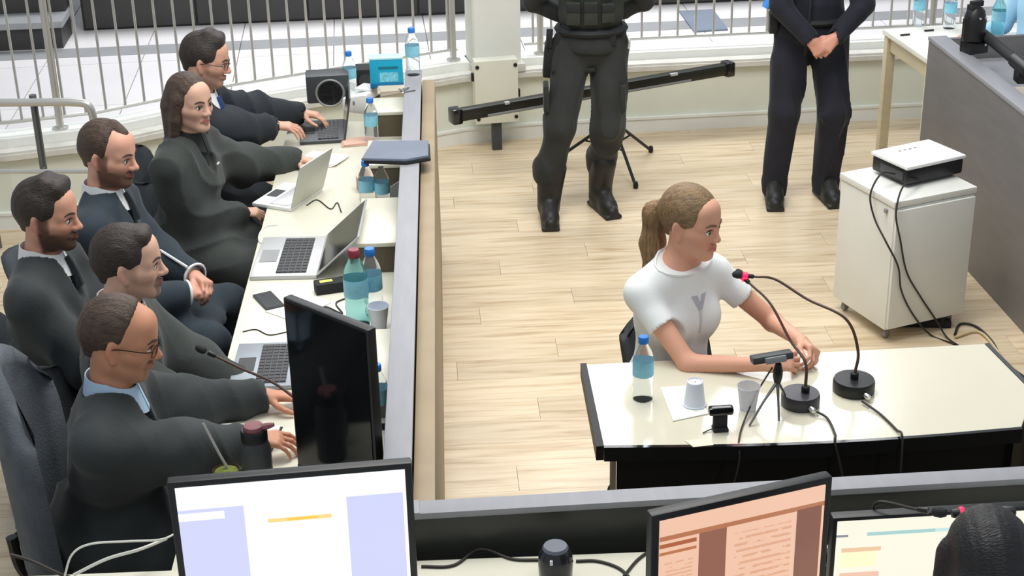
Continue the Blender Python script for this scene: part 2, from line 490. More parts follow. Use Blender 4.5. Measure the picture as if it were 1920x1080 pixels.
def hand_prims(wr, dx, back, left, s=1.0, curl=(.5, .6, .4), thumb=0.0, spread=.12):
    x = nrm(dx); z = nrm(back - x * (back @ x)); y = np.cross(z, x)
    t = -y if left else y
    def W(a, b, c): return wr + (x * a + t * b + z * c) * s
    p = []
    for b, r in ((.024, .0125), (.008, .0125), (-.009, .012), (-.024, .011)):
        p.append(Rc(W(.005, b * .55, 0), W(.082 - abs(b) * .25, b * 1.12, .002), .0165 * s, r * s, .014 * s))
    L = [(.030, .044, .027, .021), (.0095, .048, .031, .022), (-.0110, .044, .028, .021), (-.0300, .035, .021, .019)]
    for i, (b, l1, l2, l3) in enumerate(L):
        a = W(.084 - abs(b) * .3, b, .003); ang = 0; rr = .0088 if i < 3 else .0078
        for j, l in enumerate((l1, l2, l3)):
            ang += curl[j] + (.08 * i if j == 0 else 0)
            sp = spread * (1.2 - i * .8)
            d = x * math.cos(ang) - z * math.sin(ang) + t * sp * math.cos(ang)
            e = a + nrm(d) * l * s
            p.append(Rc(a, e, (rr - .0007 * j) * s, (rr - .0007 * (j + 1)) * s, .004 if j else .008)); a = e
    a = W(.022, .026, -.006)
    p.append(Rc(W(.01, .012, -.003), a, .016 * s, .0145 * s, .014 * s))
    for l, d, r in ((.040, (.62, .62 - thumb, -.35), .0125), (.032, (.85, .35 - thumb, -.35), .0105), (.024, (.95, .12 - thumb, -.25), .0095)):
        e = a + nrm(x * d[0] + t * d[1] + z * d[2]) * l * s
        p.append(Rc(a, e, r * s, (r - .001) * s, .006)); a = e
    return p

def ik(a, c, l1, l2, pole):
    a = np.asarray(a, float); c = np.asarray(c, float); d = c - a; L = np.linalg.norm(d)
    if L > (l1 + l2) * .999:
        c = a + d / L * (l1 + l2) * .999; d = c - a; L = np.linalg.norm(d)
    x = d / L; h = (l1 * l1 - l2 * l2 + L * L) / (2 * L); r = math.sqrt(max(l1 * l1 - h * h, 0))
    pl = np.asarray(pole, float); pl = nrm(pl - x * (pl @ x))
    return a + x * h + pl * r, c

def smooth01(x): x = np.clip(x, 0, 1); return x * x * (3 - 2 * x)

def folds(amp, seed=0, fx=(9, 7, 16)):
    rs = np.random.RandomState(seed); ph = rs.rand(6) * 6.28
    ds = [nrm(rs.randn(3) * np.array([1, 1, .45])) for _ in range(4)]
    def f(P):
        w1 = np.abs(np.sin(P @ ds[0] * 22 + 1.7 * np.sin(P @ ds[1] * 11 + ph[0]) + ph[1])) ** .7 * 2 - 1
        w2 = np.sin(P @ ds[2] * 48 + 1.6 * np.sin(P @ ds[3] * 17 + ph[2]) + ph[3])
        m = .5 + .5 * np.sin(P @ ds[3] * 7 + ph[4])
        return amp * (w1 * (.25 + .75 * m) + w2 * .25)
    return f

def uv_eye(name, c, Rh, r, look, parent, off):
    bm = bmesh.new(); bmesh.ops.create_uvsphere(bm, u_segments=18, v_segments=12, radius=r)
    g = nrm(look)
    for f in bm.faces:
        cc = f.calc_center_median(); q = np.array(cc) / r
        f.material_index = 1 if q @ g > .80 else 0
    bmesh.ops.translate(bm, verts=bm.verts, vec=Vector(c - off))
    return finish(name, bm, [M_EYEW, M_EYED], parent, smooth=True)

def strip_tube(name, pts, r, m, parent, off, seg=6, n=6, closed=False, smooth=True):
    P = [Vector(np.asarray(p) - off) for p in pts]
    return tube(name, P, r, m, parent, seg=seg, n=n, closed=closed, smooth=smooth)

def ring_band(name, pts_lo, pts_hi, th, m, parent, off, closed=False):
    """cloth band between two point rows, with thickness."""
    bm = bmesh.new(); n = len(pts_lo)
    lo = [bm.verts.new(Vector(np.asarray(p) - off)) for p in pts_lo]; hi = [bm.verts.new(Vector(np.asarray(p) - off)) for p in pts_hi]
    for i in range(n if closed else n - 1):
        j = (i + 1) % n; bm.faces.new((lo[i], lo[j], hi[j], hi[i]))
    bmesh.ops.recalc_face_normals(bm, faces=bm.faces)
    bmesh.ops.solidify(bm, geom=list(bm.faces), thickness=th)
    return finish(name, bm, m, parent, smooth='auto')

HAIR_OFF = 0.0
def hair_mesh(style, hp, Rh, s, m, parent, off, res=.005, f=None, T=None):
    def W(x, y, z): return hp + Rh @ (np.array([x, y, z], float) * s)
    def N(x, y, z): return Rh @ np.array([x, y, z], float)
    tk = {'receding': -.003, 'bald_temple': -.002, 'short': -.001}.get(style, 0.0)
    p = [El(W(-.017, 0, .038), Rh, (np.array([.104, .083, .096]) + tk) * s, .02)]
    p.append(Rc(W(-.070, 0, .0), W(-.070, 0, -.045), .046 * s, .030 * s, .03))
    if style == 'quiff':
        p.append(Rc(W(.045, -.03, .108), W(.045, .035, .108), .026 * s, .026 * s, .03))
        p.append(Rc(W(.0, -.03, .125), W(.0, .03, .125), .02 * s, .02 * s, .03))
        hz, hx = .079, .045
    elif style == 'short':
        p.append(Rc(W(.052, -.03, .098), W(.052, .03, .098), .02 * s, .02 * s, .03)); hz, hx = .072, .046
    elif style == 'receding':
        hz, hx = .126, .006
    elif style == 'bald_temple':
        p.append(Rc(W(.058, 0, .092), W(.02, 0, .118), .016 * s, .018 * s, .02)); hz, hx = .112, .020
    else:
        hz, hx = .078, .044
    if style in ('ponytail',):
        p.append(El(W(-.108, 0, .022), Rh, np.array([.028, .028, .030]) * s, .02))
    cuts = [Wd([(W(hx, 0, 0), N(-1, 0, .25)), (W(0, 0, hz), N(.25, 0, 1))], .012),
            Wd([(W(.0, 0, -.018), N(-.55, 0, .9)), (W(.0, 0, 0), N(-1, 0, 0.0))], .008),
            Wd([(W(0, 0, -.066), N(0, 0, 1))], .008)]
    if style == 'bald_temple':   # tuft on the forehead kept, temples bare
        cuts[0] = Wd([(W(hx, 0, 0), N(-1, 0, .2)), (W(0, 0, .088), N(.1, 0, 1))], .012)
        for q in (1, -1):
            cuts.append(Wd([(W(.030, 0, 0), N(-1, 0, 0)), (W(0, q * .026, 0), N(0, -q, 0))], .012))
    if style == 'long':
        p2 = []
        for q in (1, -1):
            p2 += [Rc(W(.0, q * .074, .03), W(-.014, q * .082, -.06), .026 * s, .024 * s, .02),
                   Rc(W(-.014, q * .082, -.06), W(-.03, q * .088, -.155), .026 * s, .022 * s, .02)]
        p2 += [Rc(W(-.085, 0, .0), W(-.09, 0, -.15), .050 * s, .05 * s, .04),
               Rc(W(-.075, .05, -.02), W(-.08, .055, -.15), .04 * s, .03 * s, .04), Rc(W(-.075, -.05, -.02), W(-.08, -.055, -.15), .04 * s, .03 * s, .04)]
        cuts = [Wd([(W(.044, 0, 0), N(-1, 0, .35)), (W(0, 0, .088), N(.25, 0, 1))], .012)]
        prims = p + cuts[:1] + p2 + [Wd([(W(.035, 0, 0), N(-1, 0, .1)), (W(0, 0, .07), N(.3, 0, 1))], .01)]
    else:
        prims = p + cuts
    wave = lambda P: .0007 * np.sin((P - hp) @ Rh[:, 1] * 330 + 1.5 * np.sin((P - hp) @ Rh[:, 0] * 25))
    v, q = sdf_mesh(prims, res, wave)
    return np_obj('hair', v, q, m, parent, off)

def skin_cols(v, hp, Rh, s, base, beard=0.0, beardcol='#3a2c25', lip='#b0655c', style='full', bz=-.036, lipw=.35):
    b = np.array(rgb(base)); C = np.repeat(b[None], len(v), 0)
    q = (v - hp) @ Rh / s
    near = np.linalg.norm(q, axis=1) < .17
    x, y, z = q[:, 0], q[:, 1], q[:, 2]
    # warm cheeks, ears and nose
    red = np.exp(-(((x - .075) / .03) ** 2 + ((np.abs(y) - .04) / .022) ** 2 + ((z + .03) / .022) ** 2)) * .5
    red += np.exp(-(((x - .108) / .015) ** 2 + (y / .014) ** 2 + ((z + .034) / .014) ** 2)) * .5
    red += np.exp(-(((x + .008) / .02) ** 2 + ((np.abs(y) - .083) / .012) ** 2 + ((z + .012) / .03) ** 2)) * .6
    red = np.where(near, red, 0)[:, None]
    C = C * (1 - red * np.array([.02, .22, .22]))
    if beard > 0:
        edge = bz + .35 * np.clip(.055 - x, 0, .1) * 0 - .0
        mk = smooth01((edge - z) / .018)
        mk = mk * smooth01((x + .004 + .012) / .016)
        mk = mk * smooth01((z + .135) / .02)
        # cheek line: rises to the sideburns, dips at the cheeks
        cheek = np.exp(-(((np.abs(y) - .038) / .024) ** 2 + ((z + .036) / .020) ** 2 + ((x - .07) / .03) ** 2))
        mk = mk * (1 - np.clip(cheek * 1.3, 0, 1))
        side = smooth01((.026 - np.abs(x - .012)) / .014) * smooth01((.03 - z) / .02) * smooth01((z + .1) / .02) * smooth01((np.abs(y) - .045) / .01)
        mk = np.maximum(mk, side * .9)
        if style == 'goatee':
            mk = mk * .35
            gm = smooth01((.034 - np.abs(y)) / .012) * smooth01((-.044 - z) / .008) * smooth01((x - .04) / .02)
            mk = np.maximum(mk, gm * .9)
        mou = smooth01((.032 - np.abs(y)) / .01) * np.exp(-((z + .053) / .0055) ** 2) * smooth01((x - .06) / .01)
        mk = np.clip(np.maximum(mk, mou), 0, 1)
        mk = np.where(near & (x < .125) & (z < .03), mk, 0) * beard
        C = C * (1 - mk[:, None]) + np.array(rgb(beardcol)) * mk[:, None]
    lm = np.exp(-((z + .0668) / .0085) ** 4) * smooth01((.026 - np.abs(y)) / .006) * smooth01((x - .076) / .006)
    lm = np.where(near, lm, 0)[:, None] * lipw
    C = C * (1 - lm) + np.array(rgb(lip)) * lm
    lid = np.exp(-(((np.abs(y) - .032) / .017) ** 4 + ((z - .001) / .012) ** 4)) * smooth01((x - .06) / .01)
    lid = np.where(near, lid, 0)[:, None] * .35
    C = C * (1 - lid * np.array([.35, .55, .55]))
    return C

def collar(parent, off, Nk, f, l, up, m, r0=.064, open_=.05, drop=.03, h=.042):
    lo, hi = [], []
    for i in range(25):
        a = -math.pi + open_ + (2 * math.pi - 2 * open_) * i / 24     # from front round the back to front
        d = -f * math.cos(a) + l * math.sin(a)
        fr = max(0, -math.cos(a))                                        # 1 at the front
        cen = Nk
        hi.append(cen + d * (r0 + .004) + up * (h - .030 * fr) + f * .006)
        lo.append(cen + d * (r0 + .010 + .016 * fr) + up * (-.016 - (drop + .03) * fr ** 2) + f * .012 * fr)
    ring_band('collar', lo, hi, .004, m, parent, off)

def glasses(parent, off, hp, Rh, s, m):
    def W(x, y, z): return hp + Rh @ (np.array([x, y, z], float) * s)
    g = empty('glasses', (0, 0, 0)); g.parent = parent
    for q in (1, -1):
        pts = []
        for k in range(16):
            a = 2 * math.pi * k / 16; cx, cz = math.cos(a), math.sin(a)
            sx = abs(cx) ** .7 * (1 if cx > 0 else -1); sz = abs(cz) ** .7 * (1 if cz > 0 else -1)
            pts.append(W(.104 - .010 * ((.034 + sx * .023) / .06) ** 2, q * (.034 + sx * .023), -.006 + sz * .017))
        strip_tube('rim', pts, .0016, m, g, off, closed=True, smooth=False)
        strip_tube('temple', [W(.096, q * .057, .002), W(.07, q * .070, .002), W(.0, q * .081, .004), W(-.022, q * .084, -.006)], .0018, m, g, off)
    strip_tube('bridge', [W(.103, .011, -.002), W(.110, 0, .002), W(.103, -.011, -.002)], .0016, m, g, off)
    return g

UPV = V3(0, 0, 1)
def shoe(parent, off, ank, toe, m, boot=False, res=.008, kn=None):
    ank = np.asarray(ank, float); t = nrm(np.array([toe[0], toe[1], 0.0])); zf = 0.0
    heel = np.array([ank[0], ank[1], .045]) - t * .045; ball = np.array([ank[0], ank[1], .04]) + t * .12; tip = np.array([ank[0], ank[1], .036]) + t * .175
    p = [Rc(heel, ball, .046, .046, .02), Rc(ball, tip, .046, .036, .02), Rc(np.array([ank[0], ank[1], .07]), np.array([ank[0], ank[1], .25 if boot else .11]), .054, .066 if boot else .046, .03)]
    if boot and kn is not None:
        kd = nrm(np.asarray(kn) - ank); p.append(Rc(ank - kd * .02, ank + kd * .20, .056, .070, .03))
    p.append(Rc(np.array([ank[0], ank[1], .115]) + t * .01, ball + UPV * .02, .050, .044, .02))
    p.append(Bx(np.array([ank[0], ank[1], .012]) + t * .062, np.stack([t, np.cross([0, 0, 1.0], t), np.array([0, 0, 1.0])], 1), (.145, .05, .012), .008, .01))
    p.append(Wd([((0, 0, 0.002), (0, 0, 1))], .002))
    v, q = sdf_mesh(p, res)
    return np_obj('boot' if boot else 'shoe', v, q, m, parent, off)

def person(label, head, hyaw, hpitch=0., hroll=0., tyaw=0., lean=.05, skin='#d8a48c', hair=('short', None), outfit='robe', cloth=None,
           hands=None, shirt=None, beard=0., beardstyle='full', specs=None, female=False, hs=1.0, res=.0052, stand=None, group='people in the courtroom',
           sw=.19, thigh=(.43, 0, 0), brow='#3a2d26', look=None, tie=None, belly=1.0, bz=-.036, shoes=True, seed=1, lip='#b0655c', beardcol='#3a2c25', neckfwd=.03):
    hp = np.asarray(head, float)
    Rh = Rz(math.radians(hyaw)) @ Ry(math.radians(hpitch)) @ Rx(math.radians(hroll))
    f = Rz(math.radians(tyaw)) @ V3(1, 0, 0); l = Rz(math.radians(tyaw)) @ V3(0, 1, 0); up = V3(0, 0, 1)
    hf = Rz(math.radians(hyaw)) @ V3(1, 0, 0)
    Nk = hp - hf * .02 - f * neckfwd + up * (-.165 * hs)
    T = Rz(math.radians(tyaw)) @ Ry(lean)
    tu = T @ up; tf = T @ V3(1, 0, 0)
    TL = .50
    Pv = Nk - tu * TL
    off = np.array([Pv[0], Pv[1], 0.0])
    root = empty('person', Vector(off), 0, label, 'person', group)
    S = {q: Nk - tu * .085 + l * (q * sw) for q in (1, -1)}
    # ---- body
    body = head_prims(hp, Rh, hs, female); hpr = list(body)
    nr = .057 if not female else .050
    body.append(Rc(hp + Rh @ V3(-.022, 0, -.045) * hs, Nk - tu * .02, nr, nr + .008, .03))
    body.append(Rc(Nk - tu * .02 + l * .04, S[1] - l * .02, .05, .046, .05)); body.append(Rc(Nk - tu * .02 - l * .04, S[-1] + l * .02, .05, .046, .05))
    body.append(El(Nk - tu * .19 + tf * .0, T, (.100, .155, .185), .05))
    body.append(El(Pv + tu * .10, T, (.105 * belly, .145, .15), .06))
    body.append(El(Pv, T, (.125, .165, .11), .05))
    # arms
    ar = 1.0 if not female else .86
    arms = {}
    for q in (1, -1):
        hd = hands[q] if hands else None
        wr = np.asarray(hd['w'], float)
        pole = np.asarray(hd.get('pole', -f * .35 + l * q * .7 - up * .9), float)
        e, wr = ik(S[q], wr, hd.get('l1', .285), hd.get('l2', .255), pole)
        arms[q] = (S[q], e, wr, hd)
        body.append(Rc(S[q], e, .049 * ar, .040 * ar, .03)); body.append(Rc(e, wr, .041 * ar, .0265 * ar, .02))
        if not hd.get('nohand'):
            dx = np.asarray(hd.get('dir', wr - e), float)
            body += hand_prims(wr - nrm(dx) * .004, dx, np.asarray(hd.get('back', up), float), q > 0, (.98 if not female else .9) * hd.get('s', 1.0), hd.get('curl', (.5, .6, .4)), hd.get('thumb', 0.), hd.get('spread', .10))
    # legs
    legs = {}
    for q in (1, -1):
        hip = Pv + l * (q * .09) - up * .02
        if stand:
            ank = np.array([stand[q][0], stand[q][1], .10])
            kn, ank = ik(hip, ank, .44, .44, f + l * q * .15)
            toe = stand[q][2]
        else:
            kd = nrm(f * 1 + l * q * (.14 + thigh[1])); kn = np.array([*(hip + kd * thigh[0])[:2], .50]); ank = np.array([*(kn + f * thigh[2])[:2], .10]); toe = f + l * q * .15
        legs[q] = (hip, kn, ank, toe)
        body.append(Rc(hip, kn, .078, .052, .03)); body.append(Rc(kn, ank, .052, .036, .02))
        body.append(Rc(ank, ank + nrm(np.array([toe[0], toe[1], 0])) * .12 - up * .055, .036, .024, .02))
    v, qd = sdf_mesh(body, res)
    cols = skin_cols(v, hp, Rh, hs, skin, beard, beardcol, lip, beardstyle, bz, .75 if female else .35)
    np_obj('body', v, qd, M_SKIN, root, off, cols)
    # ---- face
    if hair[0] is not None:
        lk = np.asarray(look if look is not None else Rh @ V3(1, 0, -.05), float)
        for q in (1, -1):
            uv_eye('eye', hp + Rh @ (V3(.0775, q * .0325, -.0035) * hs), Rh, .0128 * hs, lk, root, off)
            bw = mat('brow_' + brow, brow, .7, var=.2, scale=60)
            def surf(y, z, x0=.14):
                p = hp + Rh @ (V3(x0, y, z) * hs); dr = Rh @ V3(-1, 0, 0)
                for _ in range(14): p = p + dr * float(feval(hpr, p[None])[0]) * .9
                return p
            strip_tube('eyebrow', [surf(q * y, z) for y, z in ((.010, .0175), (.022, .0225), (.036, .0245), (.050, .0185))], [.0028, .0044, .0040, .0018], bw, root, off)
            strip_tube('eyelash', [surf(q * y, z) + Rh @ V3(.0008, 0, 0) for y, z in ((.019, .0035), (.027, .0062), (.036, .0060), (.046, .0015))], [.0012, .0020, .0022, .0012], M_HAIRD, root, off)
        if hair[0] != 'none':
            hair_mesh(hair[0], hp, Rh, hs, hair[1], root, off, res=.005)
    if specs: glasses(root, off, hp, Rh, hs, specs)
    # ---- clothing
    fd = folds(.0085, seed)
    cl = cloth or M_ROBE
    def torso(gr, waist=1.0):
        t = [El(Nk - tu * .19, T, (.112 + gr, .165 + gr, .19 + gr), .05), El(Pv + tu * .10, T, ((.118 * belly) + gr, .155 * waist + gr, .16), .06), El(Pv + up * .0, T, (.14 + gr, .175 + gr, .12), .05)]
        for q in (1, -1):
            t.append(Rc(Nk - tu * .022 + l * (q * .045), S[q] - l * (q * .015) + tu * .012, .044 + gr, .048 + gr, .06))
        return t
    neckcut = Rc(Nk - tu * .03, hp + Rh @ V3(-.022, 0, -.045) * hs + up * .02, nr + .016, nr + .012, .01, -1)
    def legprims(gr, kk=.05):
        t = []
        for q in (1, -1):
            hip, kn, ank, toe = legs[q]
            t += [Rc(hip, kn, .088 + gr, .068 + gr, kk), Rc(kn, ank + up * .0, .066 + gr, .056 + gr, .03)]
        return t
    if outfit == 'robe':
        g = torso(.026)
        for q in (1, -1):
            s_, e, wr, hd = arms[q]
            end = e + (wr - e) * hd.get('sleeve', .90)
            g += [Rc(s_, e, .070, .076, .06), Rc(e, end, .075, hd.get('cuff', .060), .05), Rc(e - up * .045, e + (end - e) * .75 - up * .030, .066, .055, .05), Rc(s_ - up * .12 - l * (q * .05), e - l * (q * .04) - up * .02, .05, .055, .10)]
            g += [Rc(end, wr + nrm(wr - e) * .06, .036, .036, .006, -1)]
            g += [Wd([(end + nrm(wr - e) * .02, -nrm(wr - e)), (end, nrm(end - wr) * 0 + nrm(l * q)), ], .004)] if False else []
        hipm = Pv
        g += legprims(.012, .09)
        g.append(El((legs[1][0] + legs[-1][0] + legs[1][1] + legs[-1][1]) / 4 - up * .01, T if False else np.stack([f, l, up], 1), (.24, .17, .07), .08))
        g.append(neckcut)
        g.append(Rc(Nk + tf * .07 + tu * .01, Nk + tf * .13 - tu * .13, .040, .012, .012, -1))
        g.insert(0, Rc(Pv - tf * .03, Pv - tf * .05 - up * .30, .19, .20, .08))
        v, qd = sdf_mesh(g, .0085, fd)
        np_obj('robe', v, qd, cl, root, off)
        if shirt is not None:
            sp = [El(Nk - tu * .19, T, (.113, .150, .19), .04), Rc(Nk - tu * .02, Nk + up * .02, nr + .012, nr + .008, .03)]
            sp.append(Rc(Nk + up * .055, Nk + up * .2, .09, .09, .004, -1))
            sp.append(Wd([(Nk - tu * .20, tu)], .006)); 
            v, qd = sdf_mesh(sp, .0075)
            np_obj('shirt', v, qd, shirt, root, off)
            collar(root, off, Nk + up * .018, tf, l, up, shirt, r0=nr + .014)
            for q in (1, -1):
                s_, e, wr, hd = arms[q]
                if hd.get('cuffshow'):
                    d = nrm(wr - e); a = wr - d * .035
                    strip_tube('cuff', [a, a + d * .015, a + d * .032], .036, shirt, root, off, seg=16, n=2)
        if tie is not None:
            strip_tube('necktie', [Nk + tf * .092 + up * .012, Nk + tf * .112 - tu * .03, Nk + tf * .124 - tu * .10], [.012, .012, .022], tie, root, off)
    elif outfit in ('tshirt', 'longsleeve'):
        g = torso(.006, .86 if female else 1.0)
        if female:
            for q in (1, -1):
                g.append(El(Nk - tu * .205 + tf * .078 + l * (q * .068), T, (.055, .062, .062), .05))
        for q in (1, -1):
            s_, e, wr, hd = arms[q]
            if outfit == 'tshirt':
                end = s_ + (e - s_) * .52; d = nrm(e - s_)
                g += [Rc(s_, end, .055, .055, .03), Rc(end + d * .045, end + d * .22, .075, .075, .006, -1)]
            else:
                end = e + (wr - e) * .92
                g += [Rc(s_, e, .064, .054, .03), Rc(e, end, .054, .042, .02), Rc(end, wr + nrm(wr - e) * .06, .034, .034, .006, -1)]
        nb0 = Nk - tu * .02; nb1 = hp + Rh @ V3(-.022, 0, -.045) * hs; nc = lambda t: nb0 + (nb1 - nb0) * t
        g = [Rc(nb0, nc(.6), nr + .014, nr + .008, .03), Rc(Nk - tu * .02 + l * .04, S[1] - l * .02, .056, .052, .05), Rc(Nk - tu * .02 - l * .04, S[-1] + l * .02, .056, .052, .05)] + g
        npl = nrm(nrm(nb1 - nb0) + f * .25); g.append(Wd([(nc(.30), -npl)], .004))
        g.append(Wd([(Pv - tu * .04, tu)], .01))
        v, qd = sdf_mesh(g, .0065, folds(.0035, seed))
        np_obj('shirt', v, qd, cl, root, off)
        nb = []
        ax1 = nrm(f - npl * (f @ npl)); ax2 = np.cross(npl, ax1)
        for a in np.linspace(0, 2 * math.pi, 28, endpoint=False):
            dd_ = ax1 * math.cos(a) + ax2 * math.sin(a); p_ = nc(.28) + dd_ * .16
            for _ in range(14): p_ = p_ - dd_ * max(float(feval(g[:-1], p_[None])[0]), 0) * .8
            nb.append(p_)
        strip_tube('neckband', nb, .0065, cl, root, off, closed=True, smooth=False)
        v, qd = sdf_mesh([El(Pv, T, (.142, .178, .122), .05)] + legprims(.0) + [Wd([(Pv + tu * .035, -tu)], .01)], .009, folds(.003, seed + 3))
        np_obj('trousers', v, qd, M_TROUS, root, off)
    elif outfit in ('officer', 'officer_jacket'):
        v, qd = sdf_mesh([El(Pv, T, (.135, .185, .14), .05)] + [x for q in (1, -1) for x in (Rc(legs[q][0] + up * .0 + l * q * .012, legs[q][1], .110, .090, .03), Rc(legs[q][1], legs[q][2] + up * (.16 if outfit == 'officer' else .03), .089, .080 if outfit == 'officer' else .074, .03),
                                  Rc(legs[q][2] + up * .20, legs[q][2] + up * .17, .084, .078, .02) if outfit == 'officer' else Rc(legs[q][2] + up * .0, legs[q][2] - up * .03, .076, .074, .02))] + [Wd([(Pv + tu * .10, -tu)], .01)], .0075, folds(.010, seed))
        np_obj('trousers', v, qd, cl, root, off)
        g = torso(.008) if outfit == 'officer' else torso(.022)
        for q in (1, -1):
            s_, e, wr, hd = arms[q]; end = e + (wr - e) * .93
            gw = .0 if outfit == 'officer' else .006
            g += [Rc(s_, e, .064 + gw, .058 + gw, .03), Rc(e, end, .057 + gw, .044 + gw, .02), Rc(end, wr + nrm(wr - e) * .06, .034, .034, .006, -1)]
        g += [neckcut, Wd([(Pv - tu * (.03 if outfit == 'officer' else .10), tu)], .01)]
        v, qd = sdf_mesh(g, .008, folds(.005, seed + 5))
        np_obj('jacket' if outfit == 'officer_jacket' else 'uniform_shirt', v, qd, cl if outfit == 'officer' else M_UNIFN, root, off)
    if shoes:
        for q in (1, -1):
            hip, kn, ank, toe = legs[q]
            shoe(root, off, ank, toe, M_BOOT, boot=outfit == 'officer', kn=kn)
    return dict(root=root, off=off, hp=hp, Rh=Rh, Nk=Nk, T=T, tu=tu, tf=tf, l=l, f=f, Pv=Pv, S=S, arms=arms, legs=legs, hs=hs)
# ------------------------------------------------------------------ the room
WALL = [(-4.2, 8.10), (-2.75, 8.18), (-2.25, 8.34), (-1.55, 8.82), (-0.30, 9.46), (0.16, 9.55), (2.5, 9.76), (4.0, 9.88)]
def wy(x): return float(np.interp(x, [p[0] for p in WALL], [p[1] for p in WALL]))
def offs(poly, d):
    """shift a polyline sideways (positive = away from the camera)."""
    out = []
    for i, p in enumerate(poly):
        a = Vector(poly[max(i - 1, 0)]); b = Vector(poly[min(i + 1, len(poly) - 1)])
        t = (b - a).normalized(); out.append((p[0] - t.y * d, p[1] + t.x * d))
    return out
def band(name, d0, d1, z0, z1, m, parent=None, poly=WALL):
    a = offs(poly, d0); b = offs(poly, d1)
    return prism(name, a + b[::-1], z0, z1, m, parent)

sub = box('floor', (0, 6.4, -.03), (9, 8.6, .04), mat('floor_screed', '#8d7c62', .6), bevel=0)
tag(sub, kind='structure')
pm = bmesh.new(); bx(pm, (0, 0, 0), (1.2788, .1894, .014), 0, .0006)
pk = finish('plank', pm, M_WOOD, sub)
ang = math.radians(3.2); ca, sa = math.cos(ang), math.sin(ang)
first = True
for r in range(41):
    for c in range(6):
        u = -3.6 + c * 1.28 + ((r * 0.47) % 1.28) - .3; vv = -4.05 + r * .19 + .19
        x = u * ca - vv * sa; y = 6.4 + u * sa + vv * ca
        if y > wy(x) + .35 or x > 3.3 or y < 2.9: continue
        if first: o = pk; first = False
        else: o = pk.copy(); COL.objects.link(o)
        o.parent = sub
        o.location = (x, y - 6.4, .03 - .007); o.rotation_euler = (0, 0, ang)

# low curved wall, baseboard, stone ledge
wl = band('wall_back', 0, .16, 0, .40, M_WALL); tag(wl, kind='structure')
bb = band('baseboard_back', -.018, 0, 0, .085, M_WHITE); tag(bb, kind='structure')
bm_ = band('baseboard_moulding', -.026, 0, .085, .10, M_WHITE, bb)
lg = band('trim_1', -.035, .24, .40, .455, M_LEDGE); tag(lg, kind='structure')
band('ledge_lip', -.05, -.035, .412, .442, M_LEDGE, lg)
band('kerb', .07, .24, .455, .50, M_WHITE, lg)

# lobby floor beyond the wall
mat('grout', '#c9c7c7', .7)
base2 = prism('floor_lobby', offs(WALL, .2) + [(4.0, 13.2), (-4.2, 13.2)], .34, .428, MATS['grout'], None); tag(base2, kind='structure')
LA = math.atan2(.21, 2.34); lx = Vector((math.cos(LA), math.sin(LA))); ly = Vector((-lx.y, lx.x)); LO = Vector((-0.54, 10.36))
def clip(poly, p, n):
    out = []
    for i in range(len(poly)):
        a, b = poly[i], poly[(i + 1) % len(poly)]
        da, db = (a - p).dot(n), (b - p).dot(n)
        if da >= 0: out.append(a)
        if (da >= 0) != (db >= 0): out.append(a + (b - a) * (da / (da - db)))
    return out
KW = offs(WALL, .245)
def lobby_piece(name, u0, u1, v0, v1, m, z1=.45):
    g = .003
    pl = [LO + lx * (u0 + g) + ly * (v0 + g), LO + lx * (u1 - g) + ly * (v0 + g), LO + lx * (u1 - g) + ly * (v1 - g), LO + lx * (u0 + g) + ly * (v1 - g)]
    ky = lambda x: float(np.interp(x, [p[0] for p in KW], [p[1] for p in KW]))
    if all(p.y > ky(p.x) + .6 for p in pl): polys = [pl]
    else:
        polys = []
        for i in range(len(KW) - 1):
            a, b = Vector(KW[i]), Vector(KW[i + 1]); t = (b - a).normalized()
            q = clip(pl, a, Vector((1, 0)))
            if len(q) > 2: q = clip(q, b, Vector((-1, 0)))
            if len(q) > 2: q = clip(q, a, Vector((-t.y, t.x)))
            if len(q) > 2: polys.append(q)
    if not polys: return
    bm = bmesh.new()
    for q in polys:
        a = [bm.verts.new((p.x, p.y, .43)) for p in q]; b = [bm.verts.new((p.x, p.y, z1)) for p in q]
        bm.faces.new(a[::-1]); bm.faces.new(b)
        for i in range(len(q)): bm.faces.new((a[i], a[(i + 1) % len(q)], b[(i + 1) % len(q)], b[i]))
    finish(name, bm, m, base2)
for iu in range(-7, 7):
    for v0, v1 in ((-3.0, -2.1), (-2.1, -1.2), (-1.2, -.3), (-.3, -.12), (.10, .55), (.55, 1.3), (1.3, 2.1)):
        lobby_piece('floor_tile', iu * .62, iu * .62 + .62, v0, v1, M_TILE)
for iu in range(-4, 5):
    lobby_piece('stripe_tile', iu * 1.24, iu * 1.24 + 1.24, -.12, .10, M_STRIPE)
# dark stepped plinth at the back of the lobby
def lob_box(name, u0, u1, v0, v1, z0, z1, m, parent=None):
    pl = [LO + lx * u0 + ly * v0, LO + lx * u1 + ly * v0, LO + lx * u1 + ly * v1, LO + lx * u0 + ly * v1]
    return prism(name, [(p.x, p.y) for p in pl], z0, z1, m, parent)
st = lob_box('wall_lobby', -2.35, 4.6, .56, .75, .45, .98, M_RISER); tag(st, kind='structure')
lob_box('tread', -2.35, 4.6, .50, 2.8, .98, 1.02, M_STRIPE, st)
for k in range(9):
    lob_box('riser_panel', -2.33 + k * .77, -2.33 + k * .77 + .755, .535, .56, .47, .965, M_RISER, st)
ls = lob_box('trim_2', -4.9, -2.42, .12, .5, .45, .60, M_RISER); tag(ls, kind='structure')
lob_box('tread', -4.9, -2.40, .08, .5, .60, .64, M_STRIPE, ls)
lob_box('riser', -4.9, -2.42, .36, .8, .64, .80, M_RISER, ls)
lob_box('tread', -4.9, -2.40, .33, .8, .80, .84, M_STRIPE, ls)
lob_box('riser', -4.9, -2.42, .66, 1.2, .84, 1.02, M_RISER, ls)
lob_box('tread', -4.9, -2.40, .62, 2.8, 1.02, 1.06, M_STRIPE, ls)
